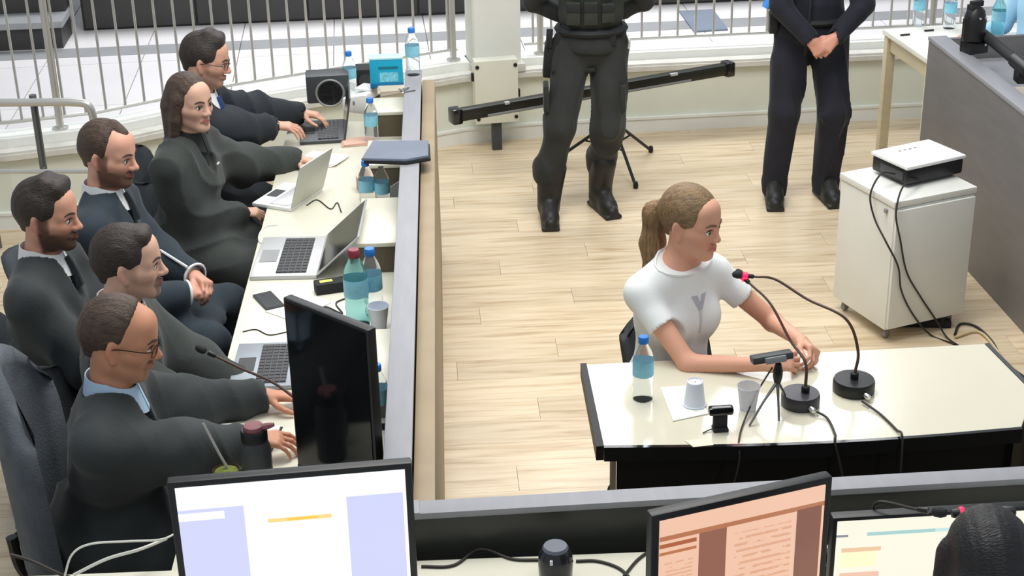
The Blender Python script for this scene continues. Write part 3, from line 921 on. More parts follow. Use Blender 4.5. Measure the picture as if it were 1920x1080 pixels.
mat_o = lob_box('floor_mat', 1.72, 2.02, -.12, .28, .452, .462, mat('blue_grey_mat', '#76818f', .8), None)
bm = bmesh.new()
P = [at(1273, 20, .462), at(1337, 17, .462), at(1365, 54, .462), at(1301, 58, .462)]
bpy.data.objects.remove(mat_o)
mat_o = prism('floor_mat', [(p.x, p.y) for p in P], .451, .462, MATS['blue_grey_mat'])
tag(mat_o, 'blue-grey square mat lying skewed on the white lobby floor', 'mat')

# white column and railings
pc = at(922, 140, .45)
pil = empty('column', (-.085, 9.62, 0)); pil['kind'] = 'structure'; 
pil.name = 'trim_3'
pil.rotation_euler = (0, 0, math.radians(14))
box('shaft', (0, 0, 1.85), (.30, .24, 2.8), M_WHITE, pil, bevel=.006)
box('corner_bead', (-.152, -.02, 1.85), (.012, .20, 2.8), M_WALL, pil, bevel=.003)
box('foot', (0, -.02, .475), (.33, .30, .05), M_LEDGE, pil)

def railing(label, pts, posts, spacing=.113, x0=None):
    root = empty('railing', (pts[0][0], pts[0][1], .5), 0, label, 'railing', 'steel railings on the ledge')
    o0 = Vector((pts[0][0], pts[0][1], .5))
    P = [Vector((p[0], p[1], .5)) - o0 for p in pts]
    tube('bottom_rail', [p + Vector((0, 0, .07)) for p in P], .012, M_STEEL, root, smooth=False)
    tube('top_rail', [p + Vector((0, 0, 1.02)) for p in P], .024, M_STEEL, root, smooth=False, seg=12)
    bmm = bmesh.new(); tube_bm(bmm, [Vector((0, 0, .07)), Vector((0, 0, 1.0))], .0078, 8)
    proto = finish('baluster', bmm, M_STEEL, root, smooth='auto')
    tot = 0; segs = []
    for a, b in zip(P[:-1], P[1:]): segs.append((a, b, (b - a).length)); tot += (b - a).length
    n = int(tot / spacing); first = True
    for k in range(n):
        s = (k + .5) * tot / n; acc = 0
        for a, b, L in segs:
            if s <= acc + L: break
            acc += L
        p = a.lerp(b, (s - acc) / L)
        if any((p - (Vector((q[0], q[1], .5)) - o0)).length < .03 for q in posts): continue
        if first: o = proto; first = False
        else: o = proto.copy(); COL.objects.link(o); o.parent = root
        o.location = p
    for q in posts:
        c = Vector((q[0], q[1], .5)) - o0
        lathe('post', [(.045, 0), (.045, .008), (.021, .012), (.021, 1.04)], M_STEEL, root, c, seg=14)
    return root
KR = offs(WALL, .15)
pl_ = at(146, 200, .5); p2_ = at(848, 137, .5); p3_ = at(1010, 130, .5)
def on(x): return (x, float(np.interp(x, [p[0] for p in KR], [p[1] for p in KR])))
railing('long steel railing left of the white column, behind the seated lawyers', [on(-3.9)] + [p for p in KR if -3.9 < p[0] < -.31] + [on(-.31)], [on(pl_.x), on(p2_.x)])
railing('steel railing right of the white column, behind the two guards', [on(.11)] + [p for p in KR if .11 < p[0] < 3.8] + [on(3.8)], [on(p3_.x + .02), on(2.75)])

# short handrail at the left
hr = empty('handrail', (-2.40, 7.66, 0), 0, 'short bent steel handrail on a dark post at the far left', 'handrail')
tube('post', [(0, 0, 0), (0, 0, .45), (0, 0, .93)], .019, M_DSTEEL, hr, smooth=False, seg=12)
tube('top_rail', [(-.9, .02, .905), (-.3, -.03, .905), (0, -.03, .90), (.22, -.03, .895), (.29, -.03, .86), (.30, -.03, .70), (.30, -.03, .50)], .021, M_STEEL, hr, seg=12)
tube('lower_rail', [(-.9, .02, .535), (0, -.03, .53), (.30, -.03, .525)], .013, M_STEEL, hr, smooth=False)
lathe('flange', [(.05, 0), (.05, .01), (.022, .014)], M_DSTEEL, hr)
h2 = empty('grab_bar', (-2.78, 7.9, 0), 0, 'small curved dark bar at the left picture edge', 'handrail')
tube('bar', [(0, 0, 0), (0, 0, .8), (.02, 0, .98), (.0, 0, 1.06), (-.1, 0, 1.09)], .016, M_DSTEEL, h2)

# grey junction box on a post
eb = empty('junction_box', (-.075, 9.33, 0), math.radians(10), 'cream metal junction box on a dark stub in front of the column', 'junction box')
box('housing', (0, 0, .385), (.27, .10, .40), mat('cream_metal', '#dedfd0', .45, var=.03), eb, bevel=.008)
box('stub', (0, .0, .095), (.06, .05, .19), M_DGREY, eb)
for sx in (-1, 1):
    for sz in (.22, .55): lathe('screw', [(.012, 0), (.012, .006), (.006, .009)], M_BLACK, eb, (sx * .118, -.05, sz), seg=10, rot=(math.pi / 2, 0, 0))
    box('hinge_bolt', (sx * .142, -.01, .42 - sx * .06), (.018, .03, .05), M_BLACK, eb)

# ------------------------------------------------------------------ left bench (lawyers)
LB = Vector((-.30, 4.0, 0)); LBR = math.atan(.036)
lb = empty('lawyers_bench', LB, LBR, 'long cream bench desk with grey upright front panel, used by the lawyers', 'bench desk')
box('desk_top', (-.385, 1.66, .735), (.60, 4.05, .03), M_CREAM, lb)
box('front_panel', (-.04, 1.66, .495), (.075, 4.10, .99), M_OLIVE, lb)
box('panel_cap', (-.04, 1.66, .997), (.082, 4.10, .016), M_GREYTOP, lb)
box('outer_cladding', (.034, 1.66, .475), (.062, 4.10, .95), M_TAN, lb)
for y in (-.33, 1.0, 2.33, 3.6): box('gable', (-.36, y, .36), (.52, .03, .72), M_OLIVE, lb)
for y0, y1 in ((.56, .97), (1.75, 2.25), (2.66, 3.0), (3.42, 3.66)):
    hu = box('raised_shelf', (-.165, (y0 + y1) / 2, .87), (.17, y1 - y0, .018), M_CREAM, lb)
    box('shelf_end', (0, -(y1 - y0) / 2 + .012, -.065), (.168, .016, .112), M_OLIVE, hu)
    box('shelf_end', (0, (y1 - y0) / 2 - .012, -.065), (.168, .016, .112), M_OLIVE, hu)
    box('shelf_front', (-.078, 0, -.065), (.012, y1 - y0 - .04, .112), M_OLIVE, hu)

# ------------------------------------------------------------------ near divider and near bench
dv = empty('near_divider', (-.255, 3.60, 0), math.atan(.066), 'dark divider with grey top edge in front of the near monitors', 'divider')
box('panel', (1.35, .012, .49), (2.75, .045, .98), M_DARKFACE, dv)
box('cap', (1.35, .010, .990), (2.76, .066, .020), M_GREYTOP, dv)
box('corner_cap', (-.035, .010, .992), (.06, .068, .022), M_GREYTOP, dv)
nbz = .885
nb = empty('near_bench', (0, 3.245, 0), math.atan(.03), 'cream near bench desk carrying the monitors at the bottom', 'bench desk')
box('desk_top', (.35, 0, nbz - .015), (4.2, .58, .03), M_CREAM, nb)
for x in (-1.6, -.2, 1.2, 2.3): box('gable', (x, 0, (nbz - .03) / 2), (.03, .5, nbz - .03), M_OLIVE, nb)
box('modesty_panel', (.35, .24, .45), (4.1, .02, .8), M_DARKFACE, nb)

# ------------------------------------------------------------------ right bench
RO = Vector((2.32, 7.3, 0)); RR = math.atan(.088)
rb = empty('side_bench', RO, RR, 'graphite grey bench with tall front panel along the right side', 'bench desk')
box('front_panel', (.035, -1.9, .49), (.07, 5.5, .98), M_GREYDK, rb)
box('panel_cap', (.045, -1.9, .985), (.10, 5.5, .022), M_GREYTOP, rb)
box('end_panel', (.36, .85, .49), (.62, .03, .98), M_GREYDK, rb)
box('desk_top', (.38, -1.9, .86), (.60, 5.4, .03), M_GREYTOP, rb)
box('paper_tray', (.20, .05, .885), (.16, .36, .02), M_PAPERB, rb)

# cream side table beyond the right bench
tb = empty('side_table', (0, 0, 0), 0, 'cream wooden table with square legs beyond the right bench', 'table')
A_ = at(1658, 54, .78); B_ = at(1744, 112, .78)
dirv = (B_ - A_).normalized(); nv = Vector((-dirv.y, dirv.x, 0))
tb.location = (A_.x, A_.y, 0); tb.rotation_euler = (0, 0, math.atan2(dirv.y, dirv.x))
Lt = (B_ - A_).length
M_PINE = mat('pale_pine', '#d8cdae', .5, var=.06, scale=4, stretch=(1, 1, 6))
box('table_top', (Lt / 2, .24, .765), (Lt, .50, .03), mat('white_table_top', '#f1efe6', .35, var=.02), tb)
for x in (.03, Lt - .03):
    for y in (.03, .45): box('leg', (x, y, .375), (.055, .055, .75), M_PINE, tb)
box('apron', (Lt / 2, .03, .70), (Lt - .08, .02, .09), M_PINE, tb)
box('apron', (Lt / 2, .45, .70), (Lt - .08, .02, .09), M_PINE, tb)
for x in (.03, Lt - .03): box('apron', (x, .24, .70), (.02, .38, .09), M_PINE, tb)

# ------------------------------------------------------------------ witness table
wt = empty('witness_table', (0, 0, 0), 0, 'cream-topped table with black edging and black front panel before the seated woman', 'table')
FL = at(1132, 835, .75); FM = at(1520, 828, .75); FR = at(1915, 800, .75); BL_ = at(1100, 684, .75); BR_ = at(1846, 645, .75); RM = at(1935, 735, .75)
fr = catmull([FL, FL.lerp(FM, .55) + Vector((0, -.006, 0)), FM, FM.lerp(FR, .5) + Vector((0, -.008, 0)), FR], 5)
poly = [(p.x, p.y) for p in fr] + [(RM.x, RM.y), (BR_.x, BR_.y), (BL_.x, BL_.y)]
prism('table_top', poly, .725, .75, mat('beige_gloss_laminate', '#d2cebb', .16, var=.03, scale=3), wt)
fr2 = [(p.x, p.y - .016) for p in fr]
prism('front_edging', fr2 + [(p.x, p.y - .0005) for p in fr][::-1], .700, .7505, M_BLACKG, wt)
d = Vector((BL_.x - FL.x, BL_.y - FL.y)).normalized(); s = Vector((-d.y, d.x))
a = Vector((FL.x, FL.y)) ; b = Vector((BL_.x, BL_.y))
prism('side_edging', [a - d * .016 + s * .026, a - d * .016 + s * .001, b + s * .001, b + s * .022], .705, .757, M_EDGE, wt)
b2 = Vector((BR_.x, BR_.y)); r2 = Vector((RM.x, RM.y)); t2 = (b2 - r2).normalized(); s2 = Vector((t2.y, -t2.x))
prism('side_edging', [r2 + s2 * .001, r2 + s2 * .016, b2 + s2 * .016, b2 + s2 * .001], .71, .753, M_DGREY, wt)
fp = [(p.x, p.y + .05) for p in fr]
fp[0] = (fp[0][0] + .045, fp[0][1])
prism('front_panel', fp + [(p[0], p[1] + .02) for p in fp][::-1], .03, .725, M_BLACKG, wt)
prism('side_panel', [(FL.x + .05, FL.y + .07), (FL.x + .07, FL.y + .07), (BL_.x + .10, BL_.y - .05), (BL_.x + .08, BL_.y - .05)], 0, .725, M_BLACKM, wt)
prism('side_panel', [(BR_.x - .09, BR_.y - .05), (BR_.x - .07, BR_.y - .05), (RM.x - .05, RM.y - .28), (RM.x - .07, RM.y - .28)], 0, .725, M_BLACKM, wt)
ft = box('foot', (FL.x + .02, FL.y + .06, .02), (.05, .06, .04), M_BLACK, wt)

# ------------------------------------------------------------------ rolling cabinet and projector
cF, cL, cR = at(1678, 380, .70), at(1591, 316, .70), at(1833, 350, .70)
ux = (cR - cF).normalized(); uy = Vector((-ux.y, ux.x, 0))
cw = (cR - cF).length; cd = .43
cb = empty('rolling_cabinet', (cF.x, cF.y, 0), math.atan2(ux.y, ux.x), 'white rolling pedestal cabinet on casters carrying the projector', 'cabinet')
M_CAB = mat('white_cabinet_laminate', '#e3e5df', .4, var=.02)
box('body', (cw / 2, cd / 2, .365), (cw - .012, cd - .012, .60), M_CAB, cb)
box('top', (cw / 2, cd / 2, .685), (cw, cd, .03), M_CAB, cb)
box('door', (cw / 2, -.002, .365), (cw - .022, .016, .585), M_CAB, cb)
box('lock', (-.0, .06, .64), (.012, .02, .02), M_GREY, cb)
for x in (.05, cw - .05):
    for y in (.05, cd - .05):
        cs = box('caster_fork', (x, y, .052), (.03, .022, .03), M_DSTEEL, cb)
        lathe('wheel', [(.010, -.012), (.022, -.010), (.022, .010), (.010, .012)], M_GREY, cs, (0, 0, -.027), seg=14, rot=(math.pi / 2, 0, .4))
pj = empty('projector', (cF + ux * (cw * .50) + uy * .24).to_tuple()[:2] + (.70,), 0, 'projector with white top and black sides on the rolling cabinet', 'projector')
q0, q1, q2, q3 = at(1700, 318, .79), at(1806, 293, .79), at(1745, 273, .79), at(1635, 287, .79)
pd = (at(1806, 293, .79) - at(1706, 318, .79)); pj.rotation_euler = (0, 0, math.atan2(pd.y, pd.x) * .9)
pj.location = ((q0 + q1 + q2 + q3) / 4).to_tuple()[:2] + (.70,)
box('body', (0, 0, .052), (.33, .245, .075), M_BLACK, pj, bevel=.012)
box('top_cover', (0, 0, .097), (.345, .26, .018), M_PWHITE, pj, bevel=.008)
box('front_foot', (0, -.04, .008), (.28, .10, .016), M_BLACKM, pj)
box('port_panel', (-.166, -.02, .05), (.006, .16, .04), M_DGREY, pj)
lathe('lens', [(.034, 0), (.034, .02), (.026, .022), (.024, .012)], M_BLACKG, pj, (.165, .05, .055), seg=18, rot=(0, math.pi / 2, 0))
for k in range(4): box('button', (-.06 + k * .03, .06, .107), (.014, .008, .003), M_GREY, pj, bevel=.001)

# portable projection screen: long black case on a tripod
ta, tbb = at(845, 218, .52), at(1372, 127, .52)
scr = empty('projection_screen', ((ta + tbb) / 2).to_tuple()[:2] + (0,), math.atan2((tbb - ta).y, (tbb - ta).x), 'black portable projection screen case folded on a tripod behind the guard', 'projection screen')
Ls = (tbb - ta).length
bmm = bmesh.new(); bx(bmm, (0, 0, .52), (Ls - .06, .07, .072), 0, .02)
finish('case', bmm, mat('black_olive_metal', '#2b2c25', .35, metal=.2), scr, smooth='auto')
for sx in (-1, 1): box('end_cap', (sx * (Ls / 2 - .03), 0, .52), (.06, .084, .09), M_BLACKG, scr, bevel=.012)
box('slot_bar', (-.05, -.037, .50), (Ls * .72, .008, .012), M_GREY, scr, bevel=.002)
box('handle_clip', (Ls * .27, -.03, .552), (.05, .02, .016), M_SILVER, scr)
box('handle_clip', (-Ls * .32, -.03, .552), (.03, .02, .016), M_SILVER, scr)
lathe('pole', [(.016, .12), (.016, 1.0)], M_BLACK, scr, (.14, .06, 0), seg=12)
cl_ = box('pole_clamp', (.14, .04, .52), (.06, .05, .07), M_BLACK, scr)
for k, aa in enumerate((20, 140, 262)):
    a_ = math.radians(aa); dx, dy = math.cos(a_), math.sin(a_)
    tube('tripod_leg', [(.14, .06, .30), (.14 + dx * .36, .06 + dy * .36, .02)], .010, M_BLACK, scr, smooth=False)
    tube('brace', [(.14, .06, .14), (.14 + dx * .18, .06 + dy * .18, .165)], .006, M_BLACK, scr, smooth=False)
    lathe('rubber_foot', [(.014, 0), (.016, .02), (.011, .04)], M_BLACK, scr, (.14 + dx * .37, .06 + dy * .37, 0), seg=10)
# ------------------------------------------------------------------ small things
def bottle(p, label, group=None, s=1.0, capm=None, tint=None, labm=None, cap=True, rz=0.0):
    r = empty('water_bottle', p, rz, label, 'bottle', group)
    prof = [(.026, 0), (.030, .004), (.031, .02), (.0295, .035), (.031, .05), (.0295, .065), (.031, .08), (.031, .135), (.029, .150), (.020, .172), (.0125, .186), (.0125, .196)]
    lathe('body', [(a * s, b * s) for a, b in prof], tint or M_CLEAR, r, seg=20)
    lathe('label_band', [(.0316 * s, .084 * s), (.0318 * s, .086 * s), (.0318 * s, .130 * s), (.0316 * s, .132 * s)], labm or M_LABEL, r, seg=20, cap=False)
    if cap: lathe('cap', [(.0150 * s, .188 * s), (.0155 * s, .190 * s), (.0155 * s, .205 * s), (.0135 * s, .209 * s)], capm or M_CAPBLUE, r, seg=18)
    return r
def cup(p, label, m=M_CUP, flip=False, s=1.0):
    r = empty('plastic_cup', p, 0, label, 'cup', 'plastic cups')
    if flip: lathe('wall', [(.037 * s, 0), (.037 * s, .005), (.0345 * s, .006), (.025 * s, .082 * s), (.022 * s, .084 * s), (.022 * s, .080 * s), (.003, .080 * s)], m, r, seg=24, cap=False); lathe('rim', [(.037 * s, 0), (.039 * s, .002), (.037 * s, .005)], m, r, cap=False)
    else:
        lathe('wall', [(.003, .003), (.0235 * s, .003), (.0235 * s, 0), (.025 * s, 0), (.0355 * s, .080 * s), (.034 * s, .080 * s), (.0240 * s, .005)], m, r, seg=24, cap=False)
        lathe('rim', [(.0355 * s, .078 * s), (.0375 * s, .080 * s), (.0355 * s, .083 * s), (.034 * s, .081 * s)], m, r, seg=24, cap=False)
    return r
def mic(p, label, pts, base_r=.062, basem=M_BLACK, ring=True, group='gooseneck microphones', cablem=M_CABLEB):
    r = empty('gooseneck_microphone', p, 0, label, 'microphone', group)
    p = Vector(p); L = [Vector(q) - p for q in pts]
    if base_r:
        lathe('base', [(base_r * .97, 0), (base_r, .006), (base_r, .036), (base_r * .95, .045), (.012, .047)], basem, r, seg=32)
        lathe('socket', [(.014, .044), (.014, .066), (.010, .07)], M_BLACK, r, Vector((L[0].x, L[0].y, 0)), seg=14)
        bd = Vector((.35, -.94, 0)); 
        lathe('connector', [(.009, -.012), (.010, .02), (.007, .024)], M_CHROME, r, bd * (base_r * 1.0) + Vector((0, 0, .018)), seg=12, rot=(math.pi / 2, 0, math.atan2(bd.y, bd.x) + math.pi / 2))
    tube('gooseneck', L, [.0055, .0048, .0042], cablem, r, seg=8, n=8)
    d = (L[-1] - L[-2]).normalized(); e = L[-1]
    rot = d.to_track_quat('Z', 'Y').to_euler()
    lathe('head', [(.005, 0), (.0075, .004), (.0085, .02), (.0085, .028)], M_BLACK, r, e, seg=14, rot=rot)
    if ring: lathe('light_ring', [(.0088, .0), (.0125, .002), (.0125, .016), (.0088, .018)], M_RED, r, e + d * .022, seg=14, rot=rot)
    lathe('foam_tip', [(.008, 0), (.013, .006), (.014, .022), (.010, .034), (.003, .038)], M_BLACKM, r, e + d * .038, seg=14, rot=rot)
    return r
def laptop(p, rz, label, wd=.33, dp=.225, tilt=110, basem=M_SILVER, keym=M_DGREY, scrm=M_BLACKG, lidm=M_SILVER, lidh=None, keys=True):
    """local frame: user sits at -Y, hinge at +Y."""
    r = empty('laptop', p, rz, label, 'laptop', 'laptops on the lawyers bench')
    b = box('base', (0, 0, .009), (wd, dp, .016), basem, r, bevel=.004)
    k = box('keyboard', (0, .028, .0095), (wd * .86, dp * .46, .003), keym, b, bevel=.001)
    box('touchpad', (0, -dp * .30, .0088), (wd * .30, dp * .26, .0015), M_GREY if basem is M_SILVER else M_BLACK, b, bevel=0)
    if keys:
        km = bmesh.new(); bx(km, (0, 0, 0), (wd * .86 / 12 * .8, dp * .46 / 5 * .78, .003), 0, 0)
        proto = finish('key', km, M_BLACK if keym is not M_BLACK else M_DGREY, b)
        first = True
        for i in range(12):
            for j in range(5):
                o = proto if first else proto.copy()
                if not first: COL.objects.link(o); o.parent = b
                first = False
                o.location = ((i - 5.5) * wd * .86 / 12, .028 + (j - 2) * dp * .46 / 5, .0118)
    lh = lidh or dp * .96
    lid = box('lid', (0, 0, 0), (wd, .007, lh), lidm, r, bevel=.003)
    t = math.radians(tilt - 90)
    lid.rotation_euler = (-t, 0, 0); lid.location = (0, dp / 2 + math.sin(t) * lh / 2, .016 + math.cos(t) * lh / 2)
    box('screen', (0, -.0042, .004), (wd * .95, .002, lh * .90), scrm, lid, bevel=0)
    return r
def screen_mat(name, kind):
    m = bpy.data.materials.new(name); m.use_nodes = True
    nt = m.node_tree; N = nt.nodes; L = nt.links; b = N['Principled BSDF']
    b.inputs['Base Color'].default_value = (.02, .02, .02, 1); b.inputs['Roughness'].default_value = .2
    tc = N.new('ShaderNodeTexCoord'); sp = N.new('ShaderNodeSeparateXYZ'); L.new(tc.outputs['Generated'], sp.inputs[0])
    def rect(x0, x1, z0, z1):
        out = None
        for ax, v, op in (('X', x0, 'GREATER_THAN'), ('X', x1, 'LESS_THAN'), ('Z', z0, 'GREATER_THAN'), ('Z', z1, 'LESS_THAN')):
            c = N.new('ShaderNodeMath'); c.operation = op; L.new(sp.outputs[ax], c.inputs[0]); c.inputs[1].default_value = v
            if out is None: out = c.outputs[0]
            else:
                mu = N.new('ShaderNodeMath'); mu.operation = 'MULTIPLY'; L.new(out, mu.inputs[0]); L.new(c.outputs[0], mu.inputs[1]); out = mu.outputs[0]
        return out
    base = N.new('ShaderNodeRGB'); cur = base.outputs[0]
    def paint(h, *r, lines=0):
        nonlocal cur
        fac = rect(*r)
        if lines:
            wv = N.new('ShaderNodeTexWave'); wv.bands_direction = 'Z'; wv.inputs['Scale'].default_value = lines; wv.inputs['Distortion'].default_value = .4; wv.inputs['Detail'].default_value = 2; wv.inputs['Detail Scale'].default_value = 8
            L.new(tc.outputs['Generated'], wv.inputs['Vector'])
            g = N.new('ShaderNodeMath'); g.operation = 'GREATER_THAN'; g.inputs[1].default_value = .62; L.new(wv.outputs['Fac'], g.inputs[0])
            nz = N.new('ShaderNodeTexNoise'); nz.inputs['Scale'].default_value = 14; L.new(tc.outputs['Generated'], nz.inputs['Vector'])
            g2 = N.new('ShaderNodeMath'); g2.operation = 'GREATER_THAN'; g2.inputs[1].default_value = .45; L.new(nz.outputs['Fac'], g2.inputs[0])
            m1 = N.new('ShaderNodeMath'); m1.operation = 'MULTIPLY'; L.new(g.outputs[0], m1.inputs[0]); L.new(g2.outputs[0], m1.inputs[1])
            m2 = N.new('ShaderNodeMath'); m2.operation = 'MULTIPLY'; L.new(m1.outputs[0], m2.inputs[0]); L.new(fac, m2.inputs[1]); fac = m2.outputs[0]
        mx = N.new('ShaderNodeMix'); mx.data_type = 'RGBA'; L.new(fac, mx.inputs['Factor']); L.new(cur, mx.inputs[6])
        mx.inputs[7].default_value = (*rgb(h), 1); cur = mx.outputs[2]
    if kind == 'doc':
        base.outputs[0].default_value = (*rgb('#fdfdff'), 1)
        paint('#cfd3fb', 0, .285, 0, .80); paint('#fbf9fe', 0, .20, .70, .77); paint('#f4f1fb', .0, .2, .73, .735)
        paint('#cdd2fb', .735, .985, 0, .80); paint('#ffd98a', .385, .665, .625, .66); paint('#ffc94a', .47, .60, .632, .652)
        st = 1.05
    elif kind == 'orange':
        base.outputs[0].default_value = (*rgb('#ffd0b4'), 1)
        paint('#c27f5c', 0, 1, .80, .845); paint('#9d6a58', .235, .40, 0, .80); paint('#8f6152', .83, .985, 0, .81)
        paint('#b86a45', 0, .22, .73, .77); paint('#c98056', 0, .22, .66, .69)
        paint('#eeb596', .45, .80, .05, .72, lines=5); paint('#f2b998', .02, .20, .02, .6, lines=8)
        st = .9
    else:
        base.outputs[0].default_value = (*rgb('#fbf8e6'), 1)
        paint('#a9d3d2', .16, .52, .80, .845); paint('#c9e6e6', .52, .95, .80, .845); paint('#fffbd0', .02, .22, .40, .60); paint('#f0c8a4', .03, .24, .60, .655); paint('#8b8f96', .0, .06, .80, .83)
        paint('#f2c6ae', .03, .24, .25, .33); st = 1.0
    L.new(cur, b.inputs['Emission Color']); b.inputs['Emission Strength'].default_value = st
    return m
def monitor(tl, tr, hgt, zdesk, label, scr, tilt=0.0, bez=.018, flipside=1):
    """tl/tr: the two top corners as seen from the screen side."""
    c = (tl + tr) / 2; d = tr - tl; wdt = Vector((d.x, d.y)).length
    rz = math.atan2(d.y, d.x)
    r = empty('monitor', (c.x, c.y, zdesk), rz, label, 'monitor', 'computer monitors')
    ztop = tl.z - zdesk
    ca = box('casing', (0, .016, ztop - hgt / 2), (wdt, .032, hgt), M_BLACK, r, bevel=.006, rot=(tilt, 0, 0))
    box('screen', (0, -.0175, .006), (wdt - 2 * bez, .003, hgt - 2 * bez - .008), scr, ca, bevel=0)
    box('bezel_bottom', (0, -.018, -hgt / 2 + .012), (wdt - .01, .004, .02), M_BLACK, ca, bevel=.001)
    zb = max(ztop - hgt, .02)
    box('stand_neck', (0, .055, (ztop - hgt / 2) / 2 + .01), (.06, .03, ztop - hgt / 2), M_BLACKM, r)
    box('stand_foot', (0, .05, .008), (min(.26, wdt * .6), .17, .016), M_BLACKM, r)
    return r

# ---- on the witness table
bottle(at(1205, 748, .75), 'clear water bottle with blue cap on the witness table', 'water bottles', s=1.12)
np_ = empty('napkin', at(1290, 762, .75), 0, 'white paper napkin under the upturned cup', 'napkin')
pts = [at(1238, 726, .752), at(1300, 722, .752), at(1328, 776, .752), at(1262, 790, .752)]
nl = [p - np_.location for p in pts]
prism('sheet', [(p.x, p.y) for p in nl], .0004, .0022, M_PAPER, np_)
prism('folded_flap', [(p.x, p.y) for p in (nl[3], nl[2], nl[2].lerp(nl[1], .42), nl[3].lerp(nl[0], .35))], .0024, .0042, M_PAPER, np_)
cup(at(1302, 758, .7545), 'white plastic cup standing upside down on the napkin', M_CUP, True, 1.05)
cup(at(1402, 766, .75), 'translucent plastic cup standing upright on the witness table', M_CUPC, False, 1.05)
m1 = at(1500, 758, .75); m2 = at(1600, 732, .75)
# goosenecks lean back up to the woman's mouth
g1 = m1 + Vector((.015, .0, 0)); tip = Vector((.80, 4.90, 1.065))
mic(m1, 'grey-black gooseneck microphone nearest the clear cup', [g1 + Vector((0, 0, .06)), g1 + Vector((.0, .03, .14)), Vector((.925, 4.70, .93)), Vector((.87, 4.80, 1.02)), tip + Vector((.012, .0, -.012))], base_r=.064, basem=mat('dark_violet_plastic', '#37353c', .35))
g2 = m2
mic(m2, 'black gooseneck microphone with arched neck on the round black base', [g2 + Vector((0, 0, .06)), g2 + Vector((.01, .02, .14)), g2 + Vector((-.03, .06, .24)), Vector((1.00, 4.83, 1.02)), Vector((.90, 4.90, 1.065)), tip + Vector((.03, .012, .006))], base_r=.070)
tube_ = tube('microphone_cable', [at(1532, 772, .762), at(1552, 785, .756), at(1566, 815, .756), at(1566, 832, .752), Vector((1.045, 4.30, .60)), Vector((1.06, 4.26, .30)), Vector((1.1, 4.2, .01))], .004, M_CABLE)
tag(tube_, 'black cable from the violet-black microphone hanging over the table front', 'cable', 'microphone cables')
tube_ = tube('microphone_cable', [at(1616, 752, .762), at(1650, 776, .756), at(1680, 805, .756), at(1692, 822, .752), Vector((1.225, 4.30, .6)), Vector((1.24, 4.25, .25)), Vector((1.25, 4.2, .01))], .004, M_CABLE)
tag(tube_, 'black cable from the round black microphone base across the table', 'cable', 'microphone cables')
# mini tripod with a flat black phone clamp
tp = at(1460, 790, .75)
mt = empty('mini_tripod', tp, 0, 'small tripod holding a flat black device near the clear cup', 'tripod')
hub = Vector((0, .06, .135))
box('device', hub + Vector((-.02, .02, .06)), (.135, .05, .024), M_DGREY, mt, rot=(math.radians(-12), math.radians(-6), math.radians(6)), bevel=.006)
box('device_plate', hub + Vector((-.01, -.005, .062)), (.07, .012, .022), M_GREY, mt, rot=(math.radians(-12), math.radians(-6), math.radians(6)))
lathe('ball_head', [(.008, -.03), (.012, -.02), (.016, 0), (.016, .02), (.010, .045)], M_BLACK, mt, hub, seg=14)
for e in ((.0, -.005, .003), (-.10, -.03, .003), (.05, .11, .003)):
    tube('leg', [hub + Vector((0, 0, -.02)), (hub + Vector((0, 0, -.02))).lerp(Vector(e), .5) + Vector((0, 0, .006)), Vector(e)], [.006, .004, .0035], M_DSTEEL, mt)
cb_ = tube('device_cable', [tp + hub + Vector((-.02, 0, .03)), at(1420, 735, .80), at(1395, 790, .758), at(1385, 828, .752), Vector((.70, 4.30, .66)), Vector((.60, 4.27, .3)), Vector((.5, 4.2, .01))], .003, M_CABLE)
tag(cb_, 'thin black wire from the small tripod over the table front', 'cable')
wc = empty('webcam', at(1350, 806, .75), math.radians(5), 'small black webcam standing on the front edge of the witness table', 'webcam')
box('body', (0, 0, .072), (.082, .030, .028), M_BLACKG, wc, bevel=.009)
box('stand', (0, .004, .03), (.046, .024, .056), M_BLACKM, wc, bevel=.006)
box('clip_foot', (0, .0, .006), (.05, .04, .012), M_BLACKM, wc)
box('glint_strip', (0, -.006, .0862), (.06, .012, .002), M_GREY, wc, bevel=0)
tube('wire', [(-.01, .0, .01), (-.04, -.005, .004), (-.06, -.02, .004)], .002, M_CABLE, wc)
tpz = prism('tape_strip', [(p.x, p.y) for p in (at(1284, 826, .7525), at(1330, 822, .7525), at(1338, 834, .7525), at(1300, 838, .7525))], .7512, .7525, mat('cream_tape', '#e6e2c6', .6))
tag(tpz, 'torn cream tape stuck on the front edge of the witness table', 'tape')

# ---- on the lawyers bench (local frame of the bench: x across, y along)
def lbp(x, y, z=.75): return LB + Matrix.Rotation(LBR, 3, 'Z') @ Vector((x, y, z))
GB = 'water bottles'
bottle(at(698, 268, .75), 'water bottle with pale blue cap near the folder', GB, 1.1)
bottle(at(690, 394, .75), 'water bottle with dark blue cap behind the silver laptop screen', GB, 1.1)
bottle(at(719, 396, .75), 'capless water bottle beside the grey bench panel', GB, 1.05, cap=False)
bottle(at(672, 608, .75), 'tall aqua-tinted bottle with dark red cap on the lawyers bench', GB, 1.45, capm=M_CAPRED, tint=M_AQUA, labm=M_LABEL)
bottle(at(700, 590, .75), 'clear bottle with blue label right of the red-capped bottle', GB, 1.3, capm=M_CAPBLUE)
bottle(at(712, 800, .75), 'water bottle half hidden behind the tall black monitor', GB, 1.1)
bottle(at(658, 178, .75), 'water bottle between the black speaker and the turquoise box', GB, 1.15)
bottle(lbp(-.04, 3.62, 1.005), 'water bottle standing on the far end of the grey panel', GB, 1.15)
cup(at(711, 614, .75), 'white plastic cup beside the bottles on the lawyers bench', M_CUP, False, 1.1)
laptop(Vector((-.905, 5.90, .75)), math.radians(-90), 'open silver laptop with black keys in the middle of the bench', .41, .265, tilt=138, lidh=.24)
